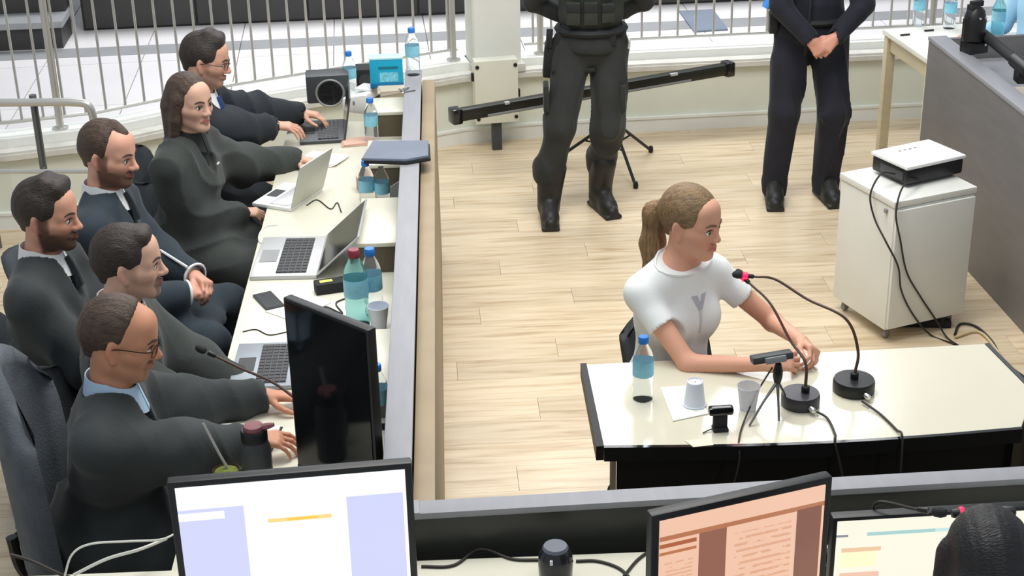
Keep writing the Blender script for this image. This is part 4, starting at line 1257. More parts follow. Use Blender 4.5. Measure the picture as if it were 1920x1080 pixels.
lp2 = laptop(at(540, 372, .75), math.radians(-114), 'white tablet computer with keyboard in front of the woman', .28, .20, tilt=108, basem=M_PWHITE, keym=M_SILVER, scrm=M_GREY, lidm=mat('pale_grey_shell', '#c9cabf', .4), lidh=.21, keys=False)
laptop(at(605, 250, .75), math.radians(-84), 'dark laptop under the hands of the farthest man', .33, .22, tilt=100, basem=M_DGREY, keym=M_BLACK, lidm=M_DGREY)
laptop(at(500, 690, .75), math.radians(-88), 'grey laptop lying open before the man with glasses', .34, .23, tilt=172, basem=mat('blue_grey_shell', '#9aa2ab', .35, metal=.2), keym=M_DGREY, lidm=M_DGREY, lidh=.10)
ph = empty('smartphone', at(504, 566, .75), math.radians(-62), 'dark smartphone lying on the bench edge', 'phone')
box('body', (0, 0, .005), (.155, .076, .009), M_DGREY, ph, bevel=.004); box('screen', (0, 0, .0102), (.145, .068, .001), M_BLACKG, ph, bevel=0)
pp = box('paper_sheet', at(560, 575, .752), (.21, .15, .002), M_PAPER, None, rz=.9, bevel=0); tag(pp, 'white paper sheet beside the smartphone', 'paper')
ch = empty('charger', at(622, 545, .75), .3, 'black charger brick with yellow sticker beside the laptop', 'charger')
box('brick', (0, 0, .022), (.13, .06, .044), M_BLACKM, ch, bevel=.006); box('sticker', (-.02, 0, .0445), (.05, .022, .001), mat('yellow_sticker', '#d8cc60', .5), ch, bevel=0)
sp_ = empty('loudspeaker', at(616, 186, .75), .12, 'black desktop loudspeaker with round cone at the far end', 'speaker')
box('cabinet', (0, 0, .075), (.225, .14, .15), M_DGREY, sp_, bevel=.012)
lathe('cone_rim', [(.072, 0), (.078, .004), (.072, .010), (.066, .004)], M_GREY, sp_, (.01, -.07, .055), seg=28, rot=(math.pi / 2, 0, 0))
lathe('cone', [(.068, 0), (.03, -.02), (.012, -.014)], M_BLACKM, sp_, (.01, -.074, .055), seg=28, rot=(math.pi / 2, 0, 0))
sp2 = empty('loudspeaker', at(686, 165, .75), .1, 'small dark speaker box behind the turquoise box', 'speaker')
box('cabinet', (0, 0, .06), (.10, .12, .12), M_BLACKM, sp2); lathe('cone', [(.035, 0), (.02, -.01), (.008, -.006)], M_DGREY, sp2, (0, -.061, .06), seg=20, rot=(math.pi / 2, 0, 0))
bxr = empty('tissue_box', at(726, 160, .88), .07, 'turquoise box with white panel standing on the far shelf', 'box')
box('carton', (0, 0, .075), (.17, .075, .15), mat('turquoise_card', '#19a9cf', .5, var=.04), bxr, bevel=.003)
box('lid_edge', (0, 0, .152), (.174, .079, .010), mat('pale_turquoise_card', '#b9ecf2', .5), bxr, bevel=.002)
box('printed_panel', (.012, -.0385, .055), (.095, .002, .05), mat('pale_blue_print', '#79cde6', .5, var=.3, scale=60), bxr, bevel=0)
box('printed_bar', (.01, -.0385, .105), (.10, .002, .012), mat('deep_teal_print', '#11768f', .5), bxr, bevel=0)
box('carton_base', (.0, -.004, .012), (.172, .077, .024), mat('blue_card', '#1470a6', .5), bxr, bevel=.002)
lpn = empty('label_printer', at(680, 205, .75), math.radians(-25), 'white label printer with black slot near the far shelf', 'printer')
bmm = bmesh.new(); bx(bmm, (0, 0, .055), (.15, .17, .11), 0, .02)
for v in bmm.verts:
    if v.co.z > .08 and v.co.x < 0: v.co.z -= .03
finish('housing', bmm, M_PWHITE, lpn, smooth='auto'); box('slot', (.072, .01, .05), (.012, .10, .05), M_BLACK, lpn, bevel=.008); box('lid', (.02, .03, .112), (.10, .10, .012), M_PWHITE, lpn); box('button', (.0, -.086, .06), (.012, .004, .018), M_GREY, lpn, bevel=.001)
gl = empty('folder', lbp(-.075, 2.44, 1.005), LBR, 'grey folder with black edge laid over the bench panel', 'folder')
prism('cover', [(-.17, -.11), (.02, -.14), (.115, -.10), (.115, .10), (-.13, .12)], .012, .024, mat('slate_fabric', '#6e7787', .6), gl, bevel=.003)
prism('inner_edge', [(-.16, -.112), (.02, -.146), (.125, -.105), (.12, .09), (-.12, .11)], 0, .012, M_BLACKM, gl, bevel=.002)
kk = empty('key_bunch', at(765, 172, 1.006), .4, 'bunch of keys lying on the far grey panel', 'keys'); kk.location = lbp(-.07, 3.33, 1.006)
for k in range(4):
    box('key', (.02 * math.cos(k), .025 * math.sin(k * 1.7) + k * .012, .003 + k * .002), (.052, .010, .0025), M_DSTEEL, kk, rz=k * .6, bevel=.0005)
lathe('key_ring', [(.012, .0), (.014, .002), (.012, .004), (.010, .002)], M_CHROME, kk, (-.02, 0, .002), cap=False)
for i, (px, py, w_, d_, rz, m_, lab, z) in enumerate([
    (735, 166, .15, .17, .1, M_PAPERB, 'buff paper sheets on the far raised shelf', .881),
    (670, 268, .16, .10, .15, M_PINK, 'pink paper slips beside the far water bottle', .751),
    (604, 300, .20, .14, -.5, M_PAPER, 'white papers under the hand of the woman', .751)]):
    r = empty('paper_stack', at(px, py, z), rz, lab, 'papers')
    for k in range(3): box('sheet', (.004 * k, .003 * k, .002 + .004 * k), (w_, d_, .003), m_, r, rz=.05 * k, bevel=0)
mo = empty('mouse', at(700, 318, .75), .5, 'white computer mouse beside the pink box', 'mouse')
bmm = bmesh.new(); bmesh.ops.create_uvsphere(bmm, u_segments=20, v_segments=12, radius=1)
for v in bmm.verts: v.co = Vector((v.co.x * .055, v.co.y * .032, max(v.co.z, 0) * .034))
finish('shell', bmm, M_PWHITE, mo, smooth=True); box('wheel', (.028, 0, .027), (.014, .006, .008), M_GREY, mo, bevel=.002)
pb = empty('small_box', at(686, 356, .75), .3, 'small pinkish cardboard box behind the silver laptop', 'box')
box('carton', (0, 0, .03), (.07, .07, .06), mat('pinkish_card', '#c79d86', .7), pb); box('flap', (0, 0, .062), (.072, .072, .003), mat('pale_card', '#e2c3b2', .7), pb, bevel=0)
cd = empty('folded_card', at(738, 378, .75), .0, 'white folded card leaning by the capless bottle', 'card')
quad('front_leaf', [(-.05, 0, 0), (.03, .02, 0), (.05, .03, .10), (-.02, .01, .06)], .003, M_PAPER, cd)
quad('back_leaf', [(-.045, .05, 0), (.035, .06, 0), (.052, .032, .10), (-.018, .012, .06)], .003, M_PAPER, cd)
for i, (lab, pts, m_, r_) in enumerate([
    ('white cable loop hanging at the bench edge', [at(520, 422, .752), at(498, 425, .752), at(486, 440, .752), at(488, 455, .752), at(508, 456, .752)], M_CABLEW, .003),
    ('thin black cables lying below the smartphone', [at(455, 622, .752), at(480, 618, .752), at(505, 628, .752), at(540, 622, .752)], M_CABLE, .0025),
    ('black cable tangle beside the charger', [at(640, 540, .754), at(655, 555, .754), at(630, 568, .754), at(642, 588, .754), at(610, 575, .754), at(598, 590, .754)], M_CABLE, .003),
    ('black wires behind the white tablet computer', [at(575, 385, .752), at(595, 375, .752), at(620, 392, .752), at(632, 380, .752), at(640, 398, .752)], M_CABLE, .003)]):
    tag(tube('cable', pts, r_, m_), lab, 'cable', 'loose cables on the bench')
# the tall black monitor of the man with glasses (screen off, seen obliquely)
tl, tr = at(530, 557, 1.36), at(690, 620, 1.36)
monitor(tl, tr, .585, .75, 'tall black switched-off monitor in front of the man with glasses', mat('dark_screen_glass', '#14171a', .08, var=.05), bez=.012)
# gooseneck microphone of the man with glasses
mb = lbp(-.50, .36, .75)
mb = at(600, 830, .75)
mic(mb, 'black gooseneck microphone bent towards the man with glasses', [mb + Vector((0, 0, .05)), mb + Vector((-.02, .01, .10)), at(520, 722, .90), at(450, 690, .95), at(405, 668, .98)], base_r=.05, ring=False, cablem=M_CABLEB)
# gourd of mate with metal straw, and black flask
gd = empty('mate_gourd', at(430, 935, .75), 0, 'round mate gourd with green herb and metal straw by the near monitor', 'gourd')
lathe('gourd', [(.018, 0), (.03, .006), (.042, .03), (.045, .06), (.040, .085), (.043, .10), (.040, .102), (.036, .09)], mat('dark_brown_gourd', '#4a3527', .5), gd, seg=24)
lathe('herb', [(.038, .088), (.036, .096), (.015, .104), (.002, .105)], mat('green_herb', '#6f7a35', .9, var=.3, scale=60, bump=.6), gd, seg=20)
tube('straw', [(.012, .0, .09), (-.018, .012, .15), (-.06, .03, .245)], .0045, M_STEEL, gd)
fk = empty('flask', at(488, 930, .75), 0, 'black insulated flask with pink lid before the man with glasses', 'flask')
lathe('body', [(.044, 0), (.046, .005), (.046, .17), (.040, .19), (.036, .20)], M_DGREY, fk, seg=28)
lathe('neck', [(.040, .198), (.040, .225), (.036, .232)], M_BLACK, fk, seg=24)
lathe('lid', [(.030, .230), (.031, .236), (.028, .246), (.01, .248)], mat('pink_lid', '#8f5a60', .5), fk, seg=22)
tube('spout', [(.02, 0, .236), (.045, 0, .242), (.062, .0, .246)], [.012, .010, .006], MATS['pink_lid'], fk)
# open notebook under the arm
nk = empty('open_notebook', at(425, 830, .75), -.1, 'white open notebook under the arm of the man with glasses', 'notebook')
for sx in (-1, 1): box('page_block', (sx * .078, 0, .006), (.15, .21, .01), M_PAPER, nk, bevel=.002, rot=(0, sx * .03, 0))
box('cover', (0, 0, .0008), (.32, .22, .0016), M_BLACKM, nk, bevel=0)

# ---- near bench things
monitor(at(312, 906, 1.30), at(772, 868, 1.30), .36, nbz, 'near monitor showing a white page with lilac side bars', screen_mat('screen_page', 'doc'))
monitor(at(1222, 968, 1.30), at(1562, 893, 1.30), .33, nbz, 'near monitor turned sideways showing an orange-tinted page', screen_mat('screen_orange', 'orange'), bez=.020)
monitor(at(1562, 972, 1.13), at(1935, 950, 1.13), .26, nbz, 'near monitor showing a pale yellow page, partly hidden by a head', screen_mat('screen_yellow', 'yellow'), bez=.012)
mg = empty('tumbler', at(1042, 1088, nbz), 0, 'dark tumbler with domed lid at the bottom of the picture', 'tumbler')
lathe('body', [(.036, 0), (.044, .02), (.046, .06), (.043, .085), (.034, .098)], mat('dark_glass', '#26262c', .15), mg, seg=28)
lathe('lid', [(.033, .096), (.034, .102), (.030, .108), (.004, .110)], mat('slate_lid', '#5c6370', .45), mg, seg=24)
box('lid_tab', (-.012, -.041, .082), (.008, .006, .014), M_SILVER, mg, bevel=.001)
kn = empty('round_knob', at(1238, 1095, nbz), 0, 'small dark rounded knob in front of the orange monitor', 'knob')
lathe('cap', [(.026, 0), (.030, .01), (.030, .035), (.022, .05), (.006, .055)], M_DGREY, kn, seg=24)
lathe('collar_ring', [(.031, .012), (.033, .014), (.033, .022), (.031, .024)], M_BLACK, kn, cap=False)
pstk = empty('paper_pad', at(1740, 935, nbz + .0), .05, 'grey-white paper pad behind the pale yellow monitor', 'papers')
for k in range(2): box('sheet', (0, .01 * k, .004 + .008 * k), (.44, .16, .007), mat('lilac_paper', '#c8c8d6', .7), pstk, bevel=.001)
mbx = Vector((1.02, 3.40, nbz))
mic(Vector((.80, 3.43, nbz)), 'black gooseneck microphone lying towards the head at bottom right', [Vector((.80, 3.43, nbz + .05)), Vector((.83, 3.41, nbz + .09)), Vector((.92, 3.37, nbz + .12)), at(1640, 945, 1.14), at(1720, 955, 1.16)], base_r=.04, ring=False, cablem=M_CABLE)
tc_ = at(1815, 962, 1.17)
rd = empty('conference_microphone', (tc_.x, tc_.y, nbz), 0, 'black microphone capsule with two red lights above the dark-haired head', 'microphone')
o_ = Vector((tc_.x, tc_.y, nbz))
tube('stem', [Vector((.1, .12, 0)), Vector((.1, .1, .10)), Vector((.06, 0, .28)), Vector((.02, 0, .285))], .005, M_CABLE, rd)
lathe('capsule', [(.006, 0), (.014, .004), (.015, .05), (.010, .07)], M_BLACK, rd, (.03, 0, .285), seg=16, rot=(0, -math.pi / 2, 0))
lathe('light_ring', [(.0155, 0), (.0165, .003), (.0155, .010)], M_RED, rd, (-.012, 0, .285), seg=16, rot=(0, -math.pi / 2, 0), cap=False)
lathe('light_ring', [(.0155, 0), (.0165, .003), (.0155, .010)], M_RED, rd, (.068, 0, .285), seg=16, rot=(0, -math.pi / 2, 0), cap=False)
lathe('rear_body', [(.010, 0), (.016, .005), (.016, .04), (.008, .05)], M_BLACK, rd, (.115, 0, .285), seg=16, rot=(0, -math.pi / 2, 0))
for lab, pts, m_, r_ in [
    ('black cable from beside the first near monitor across the bench', [at(790, 1062, nbz + .004), at(850, 1060, nbz + .004), at(900, 1030, nbz + .004), at(960, 1048, nbz + .004), at(1010, 1050, nbz + .004)], M_CABLE, .0042),
    ('black cable curling right of the dark tumbler', [at(1080, 1052, nbz + .004), at(1120, 1052, nbz + .004), at(1160, 1065, nbz + .004), at(1185, 1088, nbz + .004)], M_CABLE, .0042),
    ('black cable pair beside the orange monitor', [at(1170, 1080, nbz + .004), at(1195, 1050, nbz + .004), at(1225, 1028, nbz + .004)], M_CABLE, .004),
    ('white cables looping at the bottom left corner', [at(120, 1085, nbz + .02), at(135, 1040, nbz + .08), at(170, 1020, nbz + .10), at(240, 1015, nbz + .10), at(300, 1012, nbz + .08), at(330, 1000, nbz + .02)], M_CABLEW, .003),
    ('thick white cable crossing the bottom left corner', [at(138, 1078, nbz + .03), at(200, 1048, nbz + .06), at(262, 1030, nbz + .07), at(312, 1010, nbz + .05)], M_CABLEW, .0045),
    ('dark strand standing in for cable shadows at the bottom left corner', [at(20, 1040, nbz + .05), at(60, 1052, nbz + .03), at(110, 1075, nbz + .01), at(150, 1090, nbz + .01)], M_CABLE, .005)]:  # last entry: dark tube added in place of shadows cast by the cables
    tag(tube('cable', pts, r_, m_), lab, 'cable', 'cables on the near bench')

# ---- on and behind the right bench
bottle(at(1721, 48, .78), 'water bottle with blue cap on the cream side table', GB, 1.15)
bottle(at(1779, 53, .78), 'water bottle on the side table next to the black camera', GB, 1.15)
bottle(at(1868, 72, .875), 'water bottle behind the black camera on the right bench', GB, 1.2, tint=M_AQUA)
for px, py, lab in ((1697, 65, 'dark pen lying on the cream side table near its left corner'), (1742, 57, 'dark flat object beside the bottle on the side table')):
    o = box('pen', at(px, py, .785), (.06, .012, .010), M_BLACK, None, rz=.2, bevel=.004); tag(o, lab, 'pen')
cm = empty('camera', at(1822, 98, .995), math.radians(20), 'black camera on a clamp standing on the right bench panel', 'camera')
box('clamp', (0.01, 0, .03), (.11, .10, .06), M_BLACK, cm, bevel=.012)
lathe('body', [(.035, .05), (.055, .07), (.058, .17), (.045, .22), (.03, .235)], M_BLACK, cm, (0, 0, 0), seg=20)
box('top_handle', (0, 0, .255), (.07, .03, .03), M_BLACKM, cm, bevel=.006)
box('top_block', (-.025, 0, .235), (.03, .05, .03), M_BLACKM, cm, bevel=.004)
for x, z in ((-.012, .19), (.022, .19), (.035, .05)): lathe('glint_button', [(.007, 0), (.006, .005)], M_CHROME, cm, (x, -.056, z), seg=12, rot=(math.pi / 2, 0, 0))
tube('wire_bracket', [(-.045, -.02, .19), (-.085, -.02, .19), (-.085, -.02, .02)], .003, M_BLACK, cm, smooth=False)
bar = empty('shotgun_microphone', at(1870, 100, 1.03), 0, 'long black bar microphone lying along the right bench panel', 'microphone')
p0 = at(1842, 62, 1.08); p1 = at(1912, 120, 1.06); o_ = bar.location
bar.location = (p0.x, p0.y, 1.0)
tube('barrel', [p0 - bar.location, (p0 + p1) / 2 - bar.location, p1 - bar.location], .026, M_BLACKM, bar, seg=14)
dd = (p1 - p0).normalized()
tube('grip', [p1 - bar.location - dd * .06, p1 - bar.location + dd * .12], .036, M_BLACK, bar, seg=14)
box('stand_block', (p1 - bar.location) + dd * .03 + Vector((0, 0, -.05)), (.05, .08, .06), M_BLACK, bar)

# ---- floor cables and power strip by the cabinet
def on_plane(px, py, p0, n):
    d = Vector(_f * FOCAL_PX + _r * (px - 960) - _u * (py - 540)); o = Vector(CAM_P)
    return o + d * ((Vector(p0) - o).dot(n) / d.dot(n))
c0_ = Vector((cF.x, cF.y, 0)); LP = lambda x, y: on_plane(x, y, c0_ - ux * .022, ux); FP = lambda x, y: on_plane(x, y, c0_ - uy * .026, uy)
pj_port = pj.location + Matrix.Rotation(pj.rotation_euler.z, 3, 'Z') @ Vector((-.175, -.05, .05))
pj_port2 = pj.location + Matrix.Rotation(pj.rotation_euler.z, 3, 'Z') @ Vector((-.10, -.13, .035))
for lab, P in (('black projector cable hanging down the cabinet side from the projector', [pj_port, pj_port.lerp(LP(1634, 345), .6) + Vector((0, 0, .03)), LP(1632, 365), LP(1640, 410), LP(1662, 455), FP(1684, 500), FP(1690, 545), FP(1712, 590), at(1745, 628, .008), at(1790, 645, .008)]),
               ('black projector cable hanging down the cabinet front from the projector', [pj_port2, pj_port2.lerp(FP(1672, 372), .6) + Vector((0, 0, .02)), FP(1680, 400), FP(1688, 450), FP(1700, 510), FP(1725, 555), FP(1755, 600), at(1775, 632, .008), at(1800, 650, .008)])):
    tag(tube('projector_cable', P, .0045, M_CABLE), lab, 'cable', 'projector cables')
fc = tube('floor_cable', [at(1790, 628, .008), at(1800, 608, .008), at(1830, 612, .008), at(1860, 640, .008), at(1885, 680, .008), at(1940, 720, .008)], .006, M_CABLE)
tag(fc, 'black power cable running over the floor behind the witness table', 'cable')
fc = tube('floor_cable', [at(1790, 632, .01), at(1835, 622, .01), at(1868, 655, .01), at(1890, 690, .01), at(1950, 735, .01)], .006, M_BEIGE)
tag(fc, 'beige cable running over the floor beside the black one', 'cable')
ps = empty('power_strip', at(1735, 628, 0), -.1, 'dark power strip on the floor under the rolling cabinet', 'power strip')
box('body', (0, .10, .018), (.26, .05, .034), M_BLACKM, ps, bevel=.005)
for k in range(4): lathe('outlet', [(.016, 0), (.014, .002)], M_DGREY, ps, (-.09 + k * .06, .10, .035), seg=14)

# ------------------------------------------------------------------ chairs
M_CHAIRF = mat('charcoal_chair_fabric', '#41464c', .9, var=.15, scale=14, bump=.25, bscale=150)
def office_chair(loc, yaw, label, high=False, m=M_CHAIRF, bh=None, bw=.24):
    """faces +X in its own frame"""
    r = empty('office_chair', loc, yaw, label, 'chair', 'office chairs of the seated people')
    bmm = bmesh.new(); bx(bmm, (0, 0, .43), (.46, .47, .07), 0, .03); finish('seat', bmm, m, r, smooth='auto')
    hgt = bh or (.62 if high else .30)
    bmm = bmesh.new()
    nx, nz = 9, 11; rows = []
    for sd in (0, 1):
        g = []
        for k in range(nz):
            t = k / (nz - 1); row = []
            wdt = (bw if not high else .235) * (1 - .25 * max(0, t - .55) ** 2 * 3) * (1 if t < .96 else .93)
            for j in range(nx):
                u = j / (nx - 1) * 2 - 1
                x = -.265 - (.10 if not high else .035) * t + .05 * (1 - u * u) * -1 + .05 * u * u + (.045 if sd == 0 else 0) + (-.012 if sd else 0)
                zz = .52 + t * hgt - (.05 * (abs(u) ** 3) * max(0, t - .7) * 3 if not high else .22 * (abs(u) ** 2.2) * max(0, t - .55) * 2.0)
                row.append(bmm.verts.new((x, u * wdt, zz)))
            g.append(row)
        rows.append(g)
    for sd in (0, 1):
        for k in range(nz - 1):
            for j in range(nx - 1):
                q = (rows[sd][k][j], rows[sd][k][j + 1], rows[sd][k + 1][j + 1], rows[sd][k + 1][j]); bmm.faces.new(q if sd == 0 else q[::-1])
    for k in range(nz - 1):
        for j in (0, nx - 1): bmm.faces.new((rows[0][k][j], rows[0][k + 1][j], rows[1][k + 1][j], rows[1][k][j]))
    for j in range(nx - 1):
        for k in (0, nz - 1): bmm.faces.new((rows[0][k][j], rows[0][k][j + 1], rows[1][k][j + 1], rows[1][k][j]))
    finish('backrest', bmm, m, r, smooth=True)
    tube('back_bar', [(-.15, 0, .39), (-.28, 0, .40), (-.345, 0, .48), (-.36, 0, .60)] if hgt > .2 else [(-.15, 0, .39), (-.26, 0, .40), (-.325, 0, .46), (-.33, 0, .53)], .018, M_BLACK, r)
    lathe('gas_column', [(.03, .09), (.03, .22), (.022, .225), (.022, .40)], M_BLACK, r, seg=14)
    for k in range(5):
        a = math.radians(72 * k + 20)
        lg_ = tube('base_arm', [(0, 0, .10), (.14 * math.cos(a), .14 * math.sin(a), .085), (.27 * math.cos(a), .27 * math.sin(a), .065)], [.024, .016], M_BLACK, r)
        lathe('caster', [(.012, -.014), (.025, -.012), (.025, .012), (.012, .014)], M_BLACKM, r, (.27 * math.cos(a), .27 * math.sin(a), .026), seg=12, rot=(math.pi / 2, 0, a))
    return r
# ------------------------------------------------------------------ people
def A3(px, py, z): return np.array(at(px, py, z))
UP = V3(0, 0, 1)
GL = 'lawyers seated at the left bench'
def seat_chair(pr, label, tyaw, high=False, m=None, back=.0, bh=None, bw=.24, dx=0.):
    p = pr['Pv'] - pr['f'] * back + V3(dx, 0, 0)
    return office_chair((p[0], p[1], 0), math.radians(tyaw), label, high, m or M_CHAIRF, bh, bw)

# man with glasses, nearest
hA = A3(226, 634, 1.25)
pa = person('balding man in black robe and thin glasses nearest the camera, looking down', hA, 4, 14, 0, tyaw=2, lean=.10, skin='#c98f72', hair=('receding', M_HAIRB), outfit='robe', cloth=M_ROBE,
            shirt=M_COLLARB, specs=mat('dark_metal_frame', '#3a2a20', .35, metal=.6), beard=.35, beardstyle='goatee', beardcol='#6b5548', hs=1.06, res=.005, group=GL, sw=.205, belly=1.2, seed=3,
            hands={1: dict(w=A3(498, 742, .80), dir=(1, .1, -.12), back=(0, .2, 1), curl=(.25, .35, .3), cuffshow=True, cuff=.055),
                   -1: dict(w=A3(512, 822, .80), dir=(1, .15, -.1), back=(0, -.2, 1), curl=(.3, .4, .3), cuffshow=True, cuff=.055)}, thigh=(.40, 0, 0))
a = pa['arms'][1]; d = nrm(a[2] - a[1])
xx = nrm(np.cross(d, UP)); yy = np.cross(d, xx); c0 = a[2] - d * .012
strip_tube('bracelet', [c0 + (xx * math.cos(t) + yy * math.sin(t)) * .037 for t in np.linspace(0, 6.283, 18, endpoint=False)], .006, M_COLLARW, pa['root'], pa['off'], closed=True, smooth=False)
seat_chair(pa, 'charcoal high-backed office chair of the man with thin glasses', 8, True, mat('grey_coat_fabric', '#5c6269', .9, var=.15, scale=14, bump=.25, bscale=150), back=-.05, bh=.73)

# man with dark hair and goatee
hB = A3(242, 492, 1.24)
pb_ = person('dark-haired man with goatee in black robe, in profile behind the man with glasses', hB, 6, 2, 0, tyaw=2, lean=.06, skin='#d9ae98', hair=('short', M_HAIRD), outfit='robe', cloth=M_ROBE2,
             shirt=M_COLLARW, beard=.75, beardstyle='goatee', hs=1.04, res=.0055, group=GL, seed=5,
             hands={1: dict(w=hB + V3(.36, .10, -.56), curl=(.5, .5, .4)), -1: dict(w=hB + V3(.38, -.12, -.56), curl=(.5, .5, .4))}, thigh=(.40, 0, 0))
seat_chair(pb_, 'dark office chair of the goateed dark-haired man', 2)

# bearded man with receding hair and clasped hands
hC = A3(204, 288, 1.24)
wC = A3(368, 535, .70)
pc_ = person('bearded man with receding hair and white-trimmed cuffs, hands clasped in his lap', hC, -14, 8, 0, tyaw=-2, lean=.02, skin='#dba58f', hair=('bald_temple', M_HAIRB), outfit='robe', cloth=M_NAVY,
             shirt=M_COLLARW, beard=.9, beardcol='#5a4034', hs=1.06, res=.0052, group=GL, sw=.20, belly=1.1, seed=7, tie=mat('dark_tie', '#1c2228', .6),
             hands={1: dict(w=wC + V3(-.015, .055, .02), dir=(.75, -.62, -.22), back=(.45, .25, .85), curl=(.7, .8, .5), cuffshow=True, thumb=.2, cuff=.055),
                    -1: dict(w=wC + V3(-.03, -.055, -.01), dir=(.75, .62, -.15), back=(.45, -.4, .8), curl=(.7, .8, .5), cuffshow=True, thumb=.2, cuff=.055)}, thigh=(.44, .1, 0))
for q in (1, -1):      # white trim round the sleeve ends
    a = pc_['arms'][q]; d = nrm(a[2] - a[1]); xx = nrm(np.cross(d, UP)); yy = np.cross(d, xx); c0 = a[1] + (a[2] - a[1]) * .90 + d * .030
    strip_tube('sleeve_trim', [c0 + (xx * math.cos(t) + yy * math.sin(t)) * .050 for t in np.linspace(0, 6.283, 20, endpoint=False)], .006, M_COLLARW, pc_['root'], pc_['off'], closed=True, smooth=False)
strip_tube('robe_trim', [pc_['arms'][1][1] + (pc_['arms'][1][2] - pc_['arms'][1][1]) * t - pc_['l'] * .052 + UP * (.060 - .01 * t) for t in (.15, .45, .75, .92)], .006, M_COLLARW, pc_['root'], pc_['off'])
seat_chair(pc_, 'dark office chair of the bearded man with clasped hands', -2)

# bearded man at the far left
hD = A3(90, 402, 1.24)
pd_ = person('bearded dark-haired man in black robe at the far left edge', hD, -8, 4, 0, tyaw=-2, lean=.03, skin='#cf9a82', hair=('quiff', M_HAIRD), outfit='robe', cloth=M_ROBE,
             shirt=M_COLLARW, beard=.92, hs=1.05, res=.0052, group=GL, sw=.20, seed=9, tie=MATS['dark_tie'],
             hands={1: dict(w=hD + V3(.34, .09, -.57), curl=(.5, .5, .4)), -1: dict(w=hD + V3(.34, -.10, -.57), curl=(.5, .5, .4))}, thigh=(.42, 0, 0))
seat_chair(pd_, 'dark office chair of the man at the far left edge', -2)

# woman with long hair
hW = A3(357, 192, 1.23)
pw = person('woman with long brown hair in black robe, facing right', hW, -36, 0, 0, tyaw=-14, lean=.02, skin='#d9ae97', hair=('long', M_HAIRB), outfit='robe', cloth=M_ROBE2, female=True,
            shirt=M_BLACKM, hs=1.0, res=.0055, group=GL, sw=.18, seed=11, lip='#b5524e', brow='#4a382e',
            hands={1: dict(w=A3(556, 298, .79), dir=(1, -.25, -.1), back=(0, .1, 1), curl=(.35, .4, .3)), -1: dict(w=A3(452, 398, .68), dir=(1, .1, -.1), back=(0, -.2, 1), curl=(.5, .5, .4))}, thigh=(.42, 0, 0))
seat_chair(pw, 'dark office chair of the long-haired woman', -8)
nm_ = box('lapel_pin', Vector(pw['Nk'] + pw['tf'] * .138 - pw['tu'] * .115 + pw['l'] * .02 - pw['off']), (.004, .024, .008), M_PWHITE, pw['root'], rz=math.radians(-14), bevel=.001)

# farthest man
hF = A3(386, 112, 1.26)
pf_ = person('dark-haired man with glasses at the far end, typing on a laptop', hF, 0, 12, 0, tyaw=-6, lean=.22, skin='#d6a48d', hair=('quiff', M_HAIRD), outfit='robe', cloth=mat('dark_suit_cloth', '#262b31', .85, var=.12), shirt=M_COLLARW,
             specs=mat('dark_rim', '#2a2024', .4), beard=.35, beardstyle='full', hs=1.02, res=.0055, group=GL, seed=13, tie=mat('blue_tie', '#25407a', .6),
             hands={1: dict(w=A3(566, 212, .83), dir=(1, -.1, -.15), back=(0, .1, 1), curl=(.35, .45, .3), cuffshow=True), -1: dict(w=A3(562, 236, .82), dir=(1, .1, -.12), back=(0, -.1, 1), curl=(.3, .4, .3), cuffshow=True)}, thigh=(.42, 0, 0))
seat_chair(pf_, 'dark office chair of the farthest typing man', -6)

# seated woman in white
hD2 = A3(1297, 416, 1.215)
wH = A3(1500, 672, .80)
pq = person('woman in white t-shirt with blond ponytail seated at the witness table', hD2, -36, 5, 0, tyaw=-58, lean=.10, skin='#dda68c', hair=('ponytail', M_HAIRBL), outfit='tshirt', cloth=M_TSHIRT, female=True,
            hs=1.03, res=.0045, group='woman at the witness table', sw=.168, seed=15, lip='#b8635c', brow='#6b5138',
            hands={-1: dict(w=A3(1444, 684, .795), l1=.295, l2=.285, dir=(.92, .10, .10), back=(-.1, -.75, .65), curl=(.55, .75, .5), thumb=.25, pole=V3(-.15, -.45, -1)),
                   1: dict(w=A3(1503, 640, .815), dir=(.45, -.80, -.12), back=(.62, .15, .75), curl=(.75, .85, .5), thumb=.25, pole=V3(.6, .1, -.6))}, thigh=(.40, 0, 0))
hp, Rh = pq['hp'], pq['Rh']
def HW(x, y, z): return hp + Rh @ V3(x, y, z)
bk = nrm(-(Rh @ V3(1, 0, 0)) * V3(1, 1, 0)); p0_ = HW(-.118, 0, .022); p1_ = p0_ + bk * .034 + UP * -.03
pt = [Rc(p0_, p1_, .026, .036, .03), Rc(p1_, p1_ - UP * .12 + bk * .006, .038, .042, .03), Rc(p1_ - UP * .12 + bk * .006, p1_ - UP * .23 - bk * .004, .042, .036, .03), Rc(p1_ - UP * .23 - bk * .004, p1_ - UP * .29 - bk * .01, .036, .016, .03)]
sd_ = np.cross(bk, UP)
v, qd = sdf_mesh(pt, .0045, lambda P: .0012 * np.sin((P - hp) @ sd_ * 320) + .0010 * np.sin((P - hp) @ bk * 300))
np_obj('ponytail', v, qd, M_HAIRPT, pq['root'], pq['off'])
strip_tube('hair_tie', [HW(-.116, .026 * math.cos(t), .022 + .026 * math.sin(t)) for t in np.linspace(0, 6.283, 14, endpoint=False)], .006, M_BLACKM, pq['root'], pq['off'], closed=True, smooth=False)
